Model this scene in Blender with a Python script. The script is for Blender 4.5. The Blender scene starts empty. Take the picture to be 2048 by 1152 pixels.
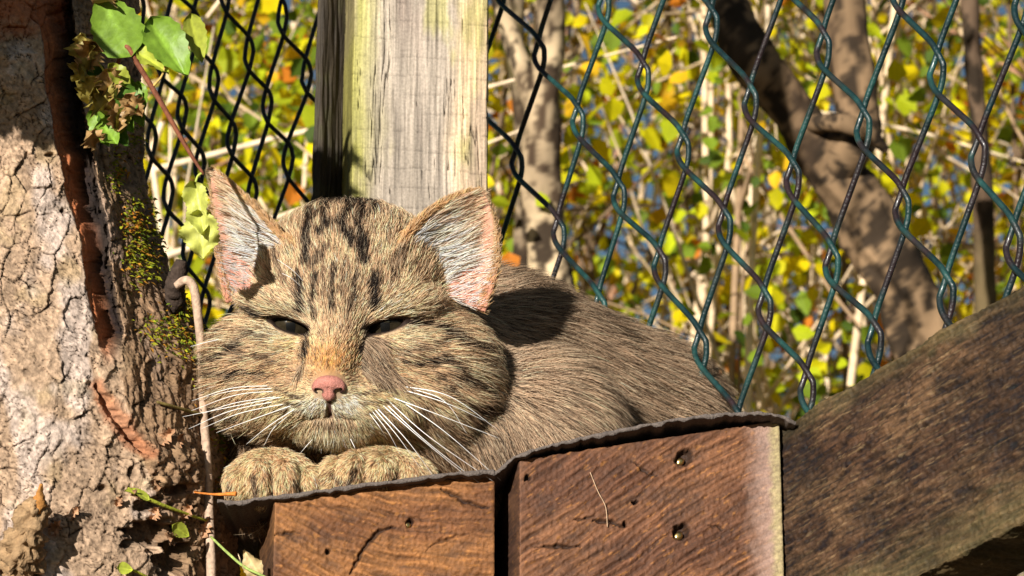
import bpy, math, random
import numpy as np
from mathutils import Vector, Matrix

# ------------------------------------------------------------------ camera, sky, sun, exposure
SC = bpy.context.scene
PITCH = math.radians(18.0)
S = 0.00025                      # metres per photo pixel at the cat's distance
D0 = 1.423                       # metres from lens to the cat's face
CAM = np.array([0.0, 0.0, 1.45])
RIGHT = np.array([1.0, 0, 0])
FWD = np.array([0, math.cos(PITCH), math.sin(PITCH)])
UP = np.array([0, -math.sin(PITCH), math.cos(PITCH)])

cam_d = bpy.data.cameras.new('camera')
cam = bpy.data.objects.new('camera', cam_d)
SC.collection.objects.link(cam)
cam.location = CAM
cam.rotation_euler = (math.pi / 2 + PITCH, 0, 0)
cam_d.sensor_width = 36.0
cam_d.lens = 36.0 * D0 / (2048 * S)
cam_d.clip_start = 0.02
cam_d.clip_end = 3000.0
cam_d.dof.use_dof = True
cam_d.dof.focus_distance = D0 + 0.03
cam_d.dof.aperture_fstop = 25.0
SC.camera = cam

LF = np.array([0.385, 0.43, 0.815])            # sunlight direction: right, down, away (lens axes)
L = LF[0] * RIGHT - LF[1] * UP + LF[2] * FWD
L /= np.linalg.norm(L)
W = bpy.data.worlds.new('World'); SC.world = W; W.use_nodes = True
nt = W.node_tree
for n in list(nt.nodes): nt.nodes.remove(n)
sky = nt.nodes.new('ShaderNodeTexSky'); sky.sky_type = 'NISHITA'; sky.sun_disc = False
sky.sun_elevation = math.asin(-L[2]); sky.sun_rotation = math.atan2(-L[0], -L[1])
sky.air_density = 1.0; sky.dust_density = 0.4; sky.ozone_density = 2.0
bg = nt.nodes.new('ShaderNodeBackground'); bg.inputs[1].default_value = 0.05
wo = nt.nodes.new('ShaderNodeOutputWorld')
nt.links.new(sky.outputs[0], bg.inputs[0]); nt.links.new(bg.outputs[0], wo.inputs[0])
sun_d = bpy.data.lights.new('sun', 'SUN'); sun_d.energy = 5.0; sun_d.angle = math.radians(0.5); sun_d.color = (1.0, 0.955, 0.88)
sun = bpy.data.objects.new('sun', sun_d); SC.collection.objects.link(sun)
sun.rotation_euler = Vector(L).to_track_quat('-Z', 'Y').to_euler(); sun.location = (-2, -4, 6)
vs = SC.view_settings
vs.view_transform = 'Standard'; vs.look = 'None'; vs.exposure = 0.62; vs.gamma = 1.0; vs.use_curve_mapping = False
SC.cycles.max_bounces = 6; SC.cycles.diffuse_bounces = 3; SC.cycles.glossy_bounces = 2; SC.cycles.transparent_max_bounces = 8

# ------------------------------------------------------------------ helpers
rng = np.random.default_rng(7)
random.seed(7)
COL = SC.collection


def E(p):
    """(x, y down, d away) in photo-pixel sized steps of 0.25 mm -> world metres (rigid)."""
    p = np.atleast_2d(np.asarray(p, float))
    return CAM + np.outer((p[:, 0] - 1024) * S, RIGHT) + np.outer((576 - p[:, 1]) * S, UP) + np.outer(D0 + p[:, 2] * S, FWD)


def EV(v):
    v = np.atleast_2d(np.asarray(v, float))
    return np.outer(v[:, 0], RIGHT) - np.outer(v[:, 1], UP) + np.outer(v[:, 2], FWD)


def A(px, py, depth):
    """the point at this depth (metres along the lens axis) seen at a photo pixel."""
    k = depth / D0
    return CAM + (px - 1024) * S * k * RIGHT + (576 - py) * S * k * UP + depth * FWD


def AF(px, py, depth):
    """same, in frame units"""
    k = depth / D0
    return np.array([1024 + (px - 1024) * k, 576 + (py - 576) * k, (depth - D0) / S])


def lin(c):
    c = np.asarray(c, float) / 255.0
    return np.where(c <= 0.04045, c / 12.92, ((c + 0.055) / 1.055) ** 2.4)


def sstep(a, b, x):
    t = np.clip((x - a) / (b - a), 0, 1)
    return t * t * (3 - 2 * t)


def nrm(v):
    return v / np.maximum(np.linalg.norm(v, axis=-1, keepdims=True), 1e-9)


def hash3(ix, iy, iz, seed=0):
    h = (ix.astype(np.int64) * 374761393 + iy.astype(np.int64) * 668265263 + iz.astype(np.int64) * 2147483647 + seed * 974634777) & 0xFFFFFFFF
    h = ((h ^ (h >> 13)) * 1274126177) & 0xFFFFFFFF
    h = ((h ^ (h >> 16)) * 2246822519) & 0xFFFFFFFF
    return ((h ^ (h >> 15)) & 0xFFFFFF) / float(0xFFFFFF)


def vnoise(x, y, z=None, seed=0):
    x = np.asarray(x, float); y = np.asarray(y, float)
    z = np.zeros_like(x) if z is None else np.asarray(z, float)
    ix, iy, iz = np.floor(x), np.floor(y), np.floor(z)
    fx, fy, fz = x - ix, y - iy, z - iz
    fx, fy, fz = [f * f * (3 - 2 * f) for f in (fx, fy, fz)]
    r = 0
    for a in (0, 1):
        for b in (0, 1):
            for c in (0, 1):
                w = (fx if a else 1 - fx) * (fy if b else 1 - fy) * (fz if c else 1 - fz)
                r = r + w * hash3(ix + a, iy + b, iz + c, seed)
    return r * 2 - 1


def fbm(x, y, z=None, o=4, seed=0):
    r, a, s = 0, 1.0, 0
    z = np.zeros_like(np.asarray(x, float)) if z is None else z
    for i in range(o):
        r = r + a * vnoise(x, y, z, seed + i * 17); s += a
        x, y, z, a = x * 2.03, y * 2.03, z * 2.03, a * 0.5
    return r / s


def voro(x, y, seed=0):
    ix, iy = np.floor(x), np.floor(y)
    f1 = np.full(x.shape, 9.0); f2 = np.full(x.shape, 9.0); cid = np.zeros(x.shape)
    for a in (-1, 0, 1):
        for b in (-1, 0, 1):
            cx, cy = ix + a, iy + b
            z0 = np.zeros_like(cx)
            px = cx + 0.1 + 0.8 * hash3(cx, cy, z0, seed); py = cy + 0.1 + 0.8 * hash3(cx, cy, z0 + 1, seed)
            d = np.hypot(px - x, py - y)
            new = d < f1
            f2 = np.where(new, f1, np.minimum(f2, d))
            cid = np.where(new, hash3(cx, cy, z0 + 2, seed), cid)
            f1 = np.minimum(f1, d)
    return f1, f2, cid


def polydist(x, y, pts):
    """distance to polyline, arc fraction 0..1 and signed side (+ = to the left of travel)."""
    pts = np.asarray(pts, float)
    seg = np.linalg.norm(np.diff(pts, axis=0), axis=1); cum = np.concatenate([[0], np.cumsum(seg)])
    best = np.full(np.shape(x), 1e9); frac = np.zeros(np.shape(x)); side = np.zeros(np.shape(x))
    for i in range(len(pts) - 1):
        a, b = pts[i], pts[i + 1]; ab = b - a
        t = np.clip(((x - a[0]) * ab[0] + (y - a[1]) * ab[1]) / max(ab @ ab, 1e-9), 0, 1)
        dx, dy = x - a[0] - t * ab[0], y - a[1] - t * ab[1]
        d = np.hypot(dx, dy)
        m = d < best
        best = np.where(m, d, best); frac = np.where(m, (cum[i] + t * seg[i]) / cum[-1], frac)
        side = np.where(m, np.sign(ab[0] * dy - ab[1] * dx), side)
    return best, frac, side


ORG = {}


def set_props(o, label=None, cat=None, group=None, kind=None):
    if label: o['label'] = label
    if cat: o['category'] = cat
    if group: o['group'] = group
    if kind: o['kind'] = kind
    return o


def empty(name, loc, label, cat, group=None):
    o = bpy.data.objects.new(name, None); COL.objects.link(o)
    o.location = loc; o.empty_display_size = 0.02
    ORG[o.name] = np.array(loc, float)
    return set_props(o, label, cat, group)


def mk(name, V, F, mat, parent=None, col=None, smooth=True, loc=None, label=None, cat=None, group=None, kind=None):
    V = np.asarray(V, float); F = np.asarray(F)
    if parent is not None:
        org = ORG[parent.name]
    else:
        org = np.array(loc if loc is not None else [V[:, 0].mean(), V[:, 1].mean(), V[:, 2].min()], float)
    me = bpy.data.meshes.new(name)
    k = F.shape[1]
    me.vertices.add(len(V)); me.vertices.foreach_set('co', (V - org).astype(np.float32).ravel())
    me.loops.add(F.size); me.loops.foreach_set('vertex_index', F.astype(np.int32).ravel())
    me.polygons.add(len(F)); me.polygons.foreach_set('loop_start', np.arange(0, F.size, k, dtype=np.int32))
    me.polygons.foreach_set('loop_total', np.full(len(F), k, dtype=np.int32))
    me.polygons.foreach_set('use_smooth', np.full(len(F), bool(smooth)))
    me.update(calc_edges=True)
    me.validate()
    if col is not None:
        c = np.ones((len(V), 4), np.float32); c[:, :3] = np.asarray(col)
        at = me.color_attributes.new('col', 'FLOAT_COLOR', 'POINT'); at.data.foreach_set('color', c.ravel())
    me.materials.append(mat)
    o = bpy.data.objects.new(name, me); COL.objects.link(o)
    if parent is not None:
        o.parent = parent; ORG[o.name] = org
    else:
        o.location = org; ORG[o.name] = org
    return set_props(o, label, cat, group, kind)


class Bag:
    """collects pieces of one part"""
    def __init__(s): s.V, s.F, s.C, s.n = [], [], [], 0
    def add(s, V, F, c=None):
        V = np.asarray(V, float); F = np.asarray(F)
        if F.shape[1] == 3: F = np.concatenate([F, F[:, 2:3]], 1)
        s.V.append(V); s.F.append(F + s.n); s.n += len(V)
        if c is not None:
            c = np.asarray(c, float); s.C.append(np.tile(c, (len(V), 1)) if c.ndim == 1 else c)
    def make(s, name, mat, parent=None, **k):
        V = np.concatenate(s.V); F = np.concatenate(s.F)
        return mk(name, V, F, mat, parent, col=np.concatenate(s.C) if s.C else None, **k)


def tube(P, R, n=8, cap=True, ref=None):
    """P (k,3) world, R (k,) metres -> quads; caps by shrinking to a point."""
    P = np.asarray(P, float); R = np.broadcast_to(np.asarray(R, float), (len(P),)).copy()
    if cap:
        P = np.concatenate([P[:1], P, P[-1:]]); R = np.concatenate([[1e-6], R, [1e-6]])
        T = np.gradient(P[1:-1], axis=0); T = np.concatenate([T[:1], T, T[-1:]])
    else:
        T = np.gradient(P, axis=0)
    T = nrm(T)
    ref = np.array([0.31, 0.55, 0.77]) if ref is None else ref
    N = np.zeros_like(P); v = ref - T[0] * (ref @ T[0]); v = v / np.linalg.norm(v)
    for i in range(len(P)):
        v = v - T[i] * (v @ T[i]); v = v / max(np.linalg.norm(v), 1e-9); N[i] = v
    B = np.cross(T, N)
    a = np.arange(n) * 2 * math.pi / n
    V = P[:, None, :] + R[:, None, None] * (np.cos(a)[None, :, None] * N[:, None, :] + np.sin(a)[None, :, None] * B[:, None, :])
    k = len(P)
    i = np.arange(k - 1)[:, None]; j = np.arange(n)[None, :]
    F = np.stack([i * n + j, i * n + (j + 1) % n, (i + 1) * n + (j + 1) % n, (i + 1) * n + j], -1).reshape(-1, 4)
    return V.reshape(-1, 3), F


def catmull(P, m=8):
    P = np.asarray(P, float)
    Q = np.concatenate([[2 * P[0] - P[1]], P, [2 * P[-1] - P[-2]]])
    out = []
    for i in range(1, len(Q) - 2):
        t = np.linspace(0, 1, m, endpoint=False)[:, None]
        p0, p1, p2, p3 = Q[i - 1], Q[i], Q[i + 1], Q[i + 2]
        out.append(0.5 * (2 * p1 + (p2 - p0) * t + (2 * p0 - 5 * p1 + 4 * p2 - p3) * t ** 2 + (3 * p1 - p0 - 3 * p2 + p3) * t ** 3))
    out.append(P[-1:])
    return np.concatenate(out)


# ------------------------------------------------------------------ materials
def new_mat(name):
    m = bpy.data.materials.new(name); m.use_nodes = True
    t = m.node_tree
    for n in list(t.nodes): t.nodes.remove(n)
    out = t.nodes.new('ShaderNodeOutputMaterial')
    b = t.nodes.new('ShaderNodeBsdfPrincipled')
    t.links.new(b.outputs[0], out.inputs[0])
    return m, t, b, out


def mat_v(name, rough=0.8, spec=0.3, bump=0.0, bscale=800.0, var=0.25, vscale=300.0, color=None, metal=0.0, trans=0.0, coat=0.0, stretch=(1, 1, 1)):
    """vertex colour (or one colour) broken up by noise, with fine noise relief"""
    m, t, b, out = new_mat(name)
    b.inputs['Roughness'].default_value = rough
    b.inputs['Specular IOR Level'].default_value = spec
    b.inputs['Metallic'].default_value = metal
    b.inputs['Coat Weight'].default_value = coat
    b.inputs['Coat Roughness'].default_value = 0.1
    tc = t.nodes.new('ShaderNodeTexCoord')
    mp = t.nodes.new('ShaderNodeMapping'); mp.inputs['Scale'].default_value = stretch
    t.links.new(tc.outputs['Object'], mp.inputs[0])
    if color is None:
        a = t.nodes.new('ShaderNodeAttribute'); a.attribute_name = 'col'; csock = a.outputs['Color']
    else:
        a = t.nodes.new('ShaderNodeRGB'); a.outputs[0].default_value = (*color, 1); csock = a.outputs[0]
    n = t.nodes.new('ShaderNodeTexNoise'); n.inputs['Scale'].default_value = vscale; n.inputs['Detail'].default_value = 5
    t.links.new(mp.outputs[0], n.inputs['Vector'])
    r = t.nodes.new('ShaderNodeMapRange'); r.inputs[1].default_value = 0.3; r.inputs[2].default_value = 0.7
    r.inputs[3].default_value = 1 - var; r.inputs[4].default_value = 1 + var
    t.links.new(n.outputs[0], r.inputs[0])
    mx = t.nodes.new('ShaderNodeVectorMath'); mx.operation = 'SCALE'
    t.links.new(csock, mx.inputs[0]); t.links.new(r.outputs[0], mx.inputs['Scale'])
    t.links.new(mx.outputs[0], b.inputs['Base Color'])
    if bump:
        n2 = t.nodes.new('ShaderNodeTexNoise'); n2.inputs['Scale'].default_value = bscale; n2.inputs['Detail'].default_value = 6
        t.links.new(mp.outputs[0], n2.inputs['Vector'])
        bp = t.nodes.new('ShaderNodeBump'); bp.inputs['Strength'].default_value = bump; bp.inputs['Distance'].default_value = 0.001
        t.links.new(n2.outputs[0], bp.inputs['Height']); t.links.new(bp.outputs[0], b.inputs['Normal'])
    if trans:
        tr = t.nodes.new('ShaderNodeBsdfTranslucent'); t.links.new(mx.outputs[0], tr.inputs[0])
        ms = t.nodes.new('ShaderNodeMixShader'); ms.inputs[0].default_value = trans
        t.links.new(b.outputs[0], ms.inputs[1]); t.links.new(tr.outputs[0], ms.inputs[2]); t.links.new(ms.outputs[0], out.inputs[0])
    return m


M = {}
M['bark'] = mat_v('bark', 0.9, 0.2, 0.6, 800, 0.22, 600)
M['wood'] = mat_v('wood', 0.72, 0.3, 0.35, 1500, 0.2, 700)
M['felt'] = mat_v('roofing felt', 0.9, 0.2, 0.8, 1400, 0.35, 900, color=(0.13, 0.105, 0.09))
M['leaf'] = mat_v('leaf', 0.45, 0.4, 0.25, 500, 0.2, 250, trans=0.35)
M['bough_leaf'] = mat_v('bough leaf', 0.5, 0.3, 0, 100, 0.2, 200, trans=0.08)
M['far_leaf'] = mat_v('far leaf', 0.6, 0.2, 0, 100, 0.2, 30, trans=0.5)
M['branch'] = mat_v('branch bark', 0.9, 0.15, 0, 100, 0.3, 60)
M['far_bark'] = mat_v('tree bark', 0.9, 0.15, 0.8, 60, 0.45, 22, stretch=(1, 1, 0.35))
M['wire'] = mat_v('green plastic coat', 0.42, 0.45, 0.5, 700, 0.45, 160, coat=0.08)
M['moss'] = mat_v('moss', 0.9, 0.1, 0, 100, 0.3, 500, trans=0.25)
M['twig'] = mat_v('dry stem', 0.75, 0.25, 0.4, 900, 0.25, 500)
M['metal'] = mat_v('brass screw', 0.28, 0.5, 0.2, 900, 0.2, 500, color=(0.75, 0.50, 0.18), metal=1.0)
M['nose'] = mat_v('nose leather', 0.42, 0.5, 1.0, 2200, 0.2, 1600)
M['skin'] = mat_v('cat skin', 0.8, 0.2, 0, 100, 0.2, 900)
M['eye'] = mat_v('eye', 0.16, 0.18, 0, 100, 0.3, 350)
M['pupil'] = mat_v('pupil', 0.05, 0.6, 0, 100, 0.0, 350, color=(0.004, 0.004, 0.004), coat=0.8)
M['whisker'] = mat_v('whisker', 0.35, 0.5, 0, 100, 0.05, 350, color=(0.85, 0.83, 0.80))
M['ground'] = mat_v('leaf litter', 0.95, 0.1, 0.6, 30, 0.4, 4, color=(0.10, 0.075, 0.04))

# fur strands: colour from the strand, darker towards the root
m, t, b, out = new_mat('fur')
a = t.nodes.new('ShaderNodeAttribute'); a.attribute_name = 'fcol'
h = t.nodes.new('ShaderNodeHairInfo')
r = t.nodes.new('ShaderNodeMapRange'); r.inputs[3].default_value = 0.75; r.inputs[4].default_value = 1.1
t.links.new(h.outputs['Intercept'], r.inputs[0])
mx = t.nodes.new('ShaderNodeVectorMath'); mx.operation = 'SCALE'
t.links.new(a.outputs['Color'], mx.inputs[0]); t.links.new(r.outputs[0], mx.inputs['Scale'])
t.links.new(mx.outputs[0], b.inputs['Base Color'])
b.inputs['Roughness'].default_value = 0.5; b.inputs['Specular IOR Level'].default_value = 0.25
tr = t.nodes.new('ShaderNodeBsdfTranslucent'); t.links.new(mx.outputs[0], tr.inputs[0])
ms = t.nodes.new('ShaderNodeMixShader'); ms.inputs[0].default_value = 0.35
t.links.new(b.outputs[0], ms.inputs[1]); t.links.new(tr.outputs[0], ms.inputs[2]); t.links.new(ms.outputs[0], out.inputs[0])
M['fur'] = m

# ------------------------------------------------------------------ ground
gn = 60
gx, gy = np.meshgrid(np.sinh(np.linspace(-5, 5, gn)) * 20, np.sinh(np.linspace(-5, 5, gn)) * 20, indexing='ij')
gz = 0.06 * fbm(gx * 0.5, gy * 0.5, seed=3)
gi = np.arange(gn * gn).reshape(gn, gn)
GF = np.stack([gi[:-1, :-1], gi[1:, :-1], gi[1:, 1:], gi[:-1, 1:]], -1).reshape(-1, 4)
mk('ground', np.stack([gx, gy, gz], -1).reshape(-1, 3), GF, M['ground'], loc=(0, 0, 0), kind='structure',
   label='brown ground covered in leaf litter', cat='ground')

#@@TIMBER
# ------------------------------------------------------------------ timber
def timber(o, ax, ay, az, Ls, ns, rad, disp, colf, name, mat, parent=None, **k):
    """rounded box: corner o (frame units), axes (frame unit vectors), lengths; disp/colf take local coords and face id"""
    ax, ay, az = [np.asarray(v, float) / np.linalg.norm(v) for v in (ax, ay, az)]
    Ls = np.asarray(Ls, float)
    Vs, Fs, Cs, n0 = [], [], [], 0
    for axis in range(3):
        u, v = [i for i in range(3) if i != axis]
        for sgn in (0, 1):
            gu, gv = np.meshgrid(np.linspace(0, Ls[u], ns[u] + 1), np.linspace(0, Ls[v], ns[v] + 1), indexing='ij')
            p = np.zeros(gu.shape + (3,)); p[..., u] = gu; p[..., v] = gv; p[..., axis] = sgn * Ls[axis]
            q = np.clip(p, rad, Ls - rad)
            d = p - q; ln = np.linalg.norm(d, axis=-1, keepdims=True)
            nn = d / np.maximum(ln, 1e-9)
            p2 = q + nn * rad
            f = axis * 2 + sgn
            h = disp(p, f)
            p3 = p2 + nn * h[..., None]
            c = colf(p, f, h)
            idx = np.arange(gu.size).reshape(gu.shape) + n0
            q4 = np.stack([idx[:-1, :-1], idx[1:, :-1], idx[1:, 1:], idx[:-1, 1:]], -1).reshape(-1, 4)
            flip = (sgn == 0) ^ (axis == 1)
            Fs.append(q4[:, ::-1] if flip else q4); n0 += gu.size
            Vs.append(p3.reshape(-1, 3)); Cs.append(c.reshape(-1, 3))
    P = np.concatenate(Vs)
    V = E(o + P[:, :1] * ax + P[:, 1:2] * ay + P[:, 2:3] * az)
    return mk(name, V, np.concatenate(Fs), mat, parent, col=np.concatenate(Cs), **k)


VUP = np.array([0, -math.cos(PITCH), math.sin(PITCH)])     # world up in frame units (x, y down, d)
VFW = np.array([0, math.sin(PITCH), math.cos(PITCH)])      # world horizontal forward

# post behind the cat
post = empty('fence_post', (0, 0, 0), 'weathered grey square timber fence post with green algae behind the cat', 'post')
pbase = AF(700, 420, 1.66)                 # lower front left edge
yaw = math.radians(-9)
pax = np.array([math.cos(yaw), 0, 0]) - math.sin(yaw) * VFW
pbk = math.sin(yaw) * np.array([1.0, 0, 0]) * -1 * 0 + nrm(np.cross(pax, VUP)) * 1.0
if pbk @ VFW < 0: pbk = -pbk
bot = E(pbase)[0][2]
o_post = pbase - VUP * (bot / S + 100)
plen = bot / S + 100 + 1500
ORG[post.name] = E(o_post)[0]; post.location = ORG[post.name]


def post_disp(p, f):
    u = p[..., 0] + p[..., 1] * 0.0 + p[..., 2] * 3.1
    z = p[..., 1]
    g = fbm(u / 7, z / 160, p[..., 2] / 9, 4, 5) * 3.2 + fbm(u / 40, z / 400, p[..., 2] / 40, 3, 9) * 4
    ck = np.abs(fbm(u / 16, z / 420, None, 3, 21)); g = g - 7 * sstep(0.05, 0.0, ck) * (fbm(u / 60, z / 200, None, 2, 4) > -0.1)
    zz = (z + 6 * fbm(u / 50, z / 90, None, 2, 8)) % 47.0
    g = g - 2.4 * sstep(2.4, 0.4, np.abs(zz - 20)) * (fbm(u / 60, z / 30, None, 2, 77) > -0.2)
    return g


def post_col(p, f, h):
    u, z = p[..., 0], p[..., 1]
    base = lin([170, 156, 140]) * 0.8
    warm = lin([214, 186, 148])*0.95
    green = lin([172, 166, 88]) * 0.8
    mu = sstep(210, 290, u + 25 * fbm(u / 60, z / 120, None, 3, 2))
    c = base + (warm - base) * mu[..., None]
    gm = np.clip(sstep(95, 0, u + 30 * fbm(u / 50, z / 160, None, 3, 31)) * 0.95 + sstep(0.15, 0.5, fbm(u / 70, z / 220, None, 4, 14)) * 0.6, 0, 1)
    c = c + (green - c) * gm[..., None]
    pk = sstep(0.0, 0.5, fbm(u / 60, z / 260, None, 4, 71)); c = c + (lin([146, 128, 116]) - c) * (pk * 0.6)[..., None]
    st = 1 + 0.45 * fbm(u / 5, z / 130, p[..., 2] / 6, 3, 55)
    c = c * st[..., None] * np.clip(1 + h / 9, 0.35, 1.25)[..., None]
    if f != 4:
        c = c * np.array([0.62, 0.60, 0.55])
    return np.clip(c, 0.01, 0.8)


# lower part coarse, upper part fine: two lengths of the same post joined as parts
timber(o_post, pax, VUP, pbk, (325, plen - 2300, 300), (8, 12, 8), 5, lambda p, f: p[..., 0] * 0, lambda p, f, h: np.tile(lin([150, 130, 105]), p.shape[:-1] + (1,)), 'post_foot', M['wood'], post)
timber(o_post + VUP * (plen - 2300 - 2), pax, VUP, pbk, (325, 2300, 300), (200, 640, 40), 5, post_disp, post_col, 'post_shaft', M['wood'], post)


# dark board standing on the shaded side of the post
def pb_disp(p, f):
    u = p[..., 0] * 1 + p[..., 2] * 1.7
    return fbm(u / 6, p[..., 1] / 120, None, 4, 91) * 4 + fbm(u / 25, p[..., 1] / 200, None, 3, 12) * 4


def pb_col(p, f, h):
    u = p[..., 0] + p[..., 2] * 1.7
    c = lin([54, 46, 36]) * (1 + 0.7 * fbm(u / 6, p[..., 1] / 90, None, 4, 66))[..., None]
    g = sstep(0.1, 0.5, fbm(u / 20, p[..., 1] / 50, None, 3, 3)) * 0.5
    return np.clip(c + (lin([66, 64, 40]) - c) * g[..., None], 0.008, 0.5)


yb = math.radians(-52)
bax = np.array([math.cos(yb), 0, 0]) - math.sin(yb) * VFW
bbk = nrm(np.cross(bax, VUP))
if bbk @ VFW < 0: bbk = -bbk
ob = AF(638, 420, 1.70) - VUP * 1500
board = timber(ob, bax, VUP, bbk, (98, 3200, 22), (70, 500, 14), 4, pb_disp, pb_col, 'edge_board', M['wood'], None,
               label='narrow dark weathered board upright against the grey fence post', cat='board')


# shelf blocks
def block(name, x0, y0, d0, x1, y1, yawdeg, height, back, seed, colA, colB, grain, cracks, holes, rightpale, label):
    yw = math.radians(yawdeg)
    # axis along the front face, rolled so that its far end shows at (x1, y1)
    hx = np.array([math.cos(yw), 0, 0]) - math.sin(yw) * VFW
    Lh = (x1 - x0) / hx[0]
    want = (y1 - y0) - Lh * hx[1]
    tilt = want / (Lh * VUP[1])
    axx = nrm(hx + VUP * tilt)
    bk = nrm(np.cross(hx, VUP)); bk = bk if bk @ VFW > 0 else -bk
    dn = -VUP
    Lx = (x1 - x0) / axx[0]
    o = np.array([x0, y0, d0], float)
    ca, sa = math.cos(grain), math.sin(grain)

    def warp(p):
        w = 14 * fbm(p[..., 0] / 120, p[..., 1] / 120, p[..., 2] / 120, 3, seed)
        r = -p[..., 0] * sa + p[..., 1] * ca + w + 0.00055 * (p[..., 0] - 260) ** 2 * (1 if sa > 0 else -0.3)
        al = p[..., 0] * ca + p[..., 1] * sa
        return r, al

    def disp(p, f):
        r, al = warp(p)
        gcoord = r if f in (4, 5) else p[..., 1] + 8 * fbm(p[..., 2] / 90, p[..., 1] / 60, None, 2, seed)
        lg = al if f in (4, 5) else p[..., 2]
        g = 1.9 * fbm(gcoord / 4.5, lg / 45, None, 3, seed + 1) + 2.2 * np.sin(gcoord / 3.1 + 2 * fbm(gcoord / 30, lg / 90, None, 2, seed + 5)) * (0.35 + 0.65 * sstep(-0.3, 0.5, fbm(p[..., 0] / 120, p[..., 1] / 90, None, 2, seed + 6)))
        g = g + 2.5 * fbm(p[..., 0] / 60, p[..., 1] / 60, p[..., 2] / 60, 3, seed + 2)
        g = g + 2.0 * fbm(p[..., 0] / 6, p[..., 1] / 6, p[..., 2] / 6, 2, seed + 7)
        ed_ = np.minimum(np.minimum(p[..., 0], Lx - p[..., 0]), p[..., 1]); g = g * (0.3 + 0.7 * sstep(0, 18, ed_))
        if rightpale: g = g * (1 - 0.7 * sstep(Lx - 95, Lx - 30, p[..., 0]))
        if f == 4:
            for pts, w, dep in cracks:
                d, fr, sd = polydist(p[..., 0] + 3 * vnoise(p[..., 1] / 8, p[..., 0] / 8, None, 5), p[..., 1] + 3 * vnoise(p[..., 0] / 9, p[..., 1] / 9, None, 6), pts)
                g = g - dep * sstep(w * (0.4 + 1.2 * np.sin(np.pi * np.clip(fr, 0.05, 0.95))), 0, d)
            for hx_, hy_, hr in holes:
                g = g - 20 * sstep(hr, hr * 0.4, np.hypot(p[..., 0] - hx_, (p[..., 1] - hy_) * 1.1) + 3 * vnoise(p[..., 0] / 6, p[..., 1] / 6, None, 8))
        return g

    def colf(p, f, h):
        r, al = warp(p)
        m1 = sstep(-0.35, 0.45, fbm(p[..., 0] / 110, p[..., 1] / 80, p[..., 2] / 110, 4, seed + 11))
        c = lin(colA) + (lin(colB) - lin(colA)) * m1[..., None]
        gcoord = r if f in (4, 5) else p[..., 1]
        lg = al if f in (4, 5) else p[..., 2]
        c = c * (1 + 0.6 * fbm(gcoord / 4, lg / 55, None, 3, seed + 12))[..., None]
        sp = sstep(0.42, 0.7, fbm(gcoord / 5, lg / 16, p[..., 2] / 9, 2, seed + 14)); c = c + (lin([222, 150, 70]) - c) * (sp * 0.2)[..., None]
        dk = sstep(0.2, 0.55, fbm(p[..., 0] / 55, p[..., 1] / 30, None, 3, seed + 15)); c = c + (lin([62, 46, 38]) - c) * (dk * 0.4)[..., None]
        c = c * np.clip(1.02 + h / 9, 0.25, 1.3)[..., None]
        if rightpale:
            rp = sstep(Lx - 95, Lx - 22, p[..., 0] + 16 * fbm(p[..., 0] / 20, p[..., 1] / 40, None, 3, 9))
            pale = lin([172, 145, 132]) * (1 + 0.3 * fbm(p[..., 0] / 17, p[..., 1] / 8, None, 4, 4))[..., None]
            c = c + (pale - c) * (rp * 0.6)[..., None]
            rg = sstep(Lx - 34, Lx - 14, p[..., 0] + 8 * fbm(p[..., 0] / 20, p[..., 1] / 15, None, 3, 19))
            c = c + (lin([176, 164, 112]) * (0.8 + 0.5 * fbm(p[..., 0] / 9, p[..., 1] / 4, None, 3, 5))[..., None] - c) * (rg * 0.65)[..., None]
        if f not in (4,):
            c = c * np.array([0.62, 0.66, 0.72])  # side faces darkened, their shade put into the colour
        return np.clip(c, 0.006, 0.8)

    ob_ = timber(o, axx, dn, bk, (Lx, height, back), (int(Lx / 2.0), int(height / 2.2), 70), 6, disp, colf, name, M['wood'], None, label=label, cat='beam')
    return ob_, (o, axx, dn, bk, Lx)


def cut(pts, x0, y0):
    return [(a - x0, b - y0) for a, b in pts]


blk1, fr1 = block('shelf_beam', 545, 1003, 40, 990, 950, -10, 330, 620, 100, (98, 62, 36), (132, 88, 50), math.radians(20),
                  [(cut([(705, 1175), (730, 1130), (762, 1098), (800, 1092)], 545, 1003), 5, 9), (cut([(890, 975), (940, 1010), (990, 1030)], 545, 1003 - 50), 5, 9),
                   (cut([(545, 1075), (600, 1078)], 545, 1003), 4, 6), (cut([(860, 1150), (900, 1132), (960, 1128)], 545, 1003), 3, 6), (cut([(560, 1010), (640, 1030), (760, 1052), (860, 1090)], 545, 1003), 2, 4)],
                  [(280, 86, 11), (112, 120, 6)], False, 'orange brown sawn timber beam end under the two paws')
blk2, fr2 = block('shelf_beam', 1038, 924, 105, 1583, 850, -11, 380, 620, 200, (84, 54, 37), (108, 72, 48), math.radians(-25),
                  [(cut([(1205, 1075), (1240, 1082), (1275, 1098)], 1050, 922), 5, 10), (cut([(1085, 1112), (1130, 1116), (1180, 1124)], 1050, 922), 4, 9), (cut([(1165, 1068), (1210, 1068)], 1050, 922), 3, 8),
                   (cut([(1290, 962), (1315, 985), (1345, 1005)], 1050, 922), 3, 7), (cut([(1450, 1120), (1490, 1138)], 1050, 922), 3, 6)],
                  [(355, 50, 24), (247, 128 + 2, 8), (225, 170, 6), (18, 42, 9), (345, 205, 22)], True, 'red brown sawn timber beam end with pale mossy edge beside sloping rail')


def on_face(fr, x, y, lift):
    o, axx, dn, bk, Lx = fr
    return o + axx * x + dn * y - bk * lift


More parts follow.
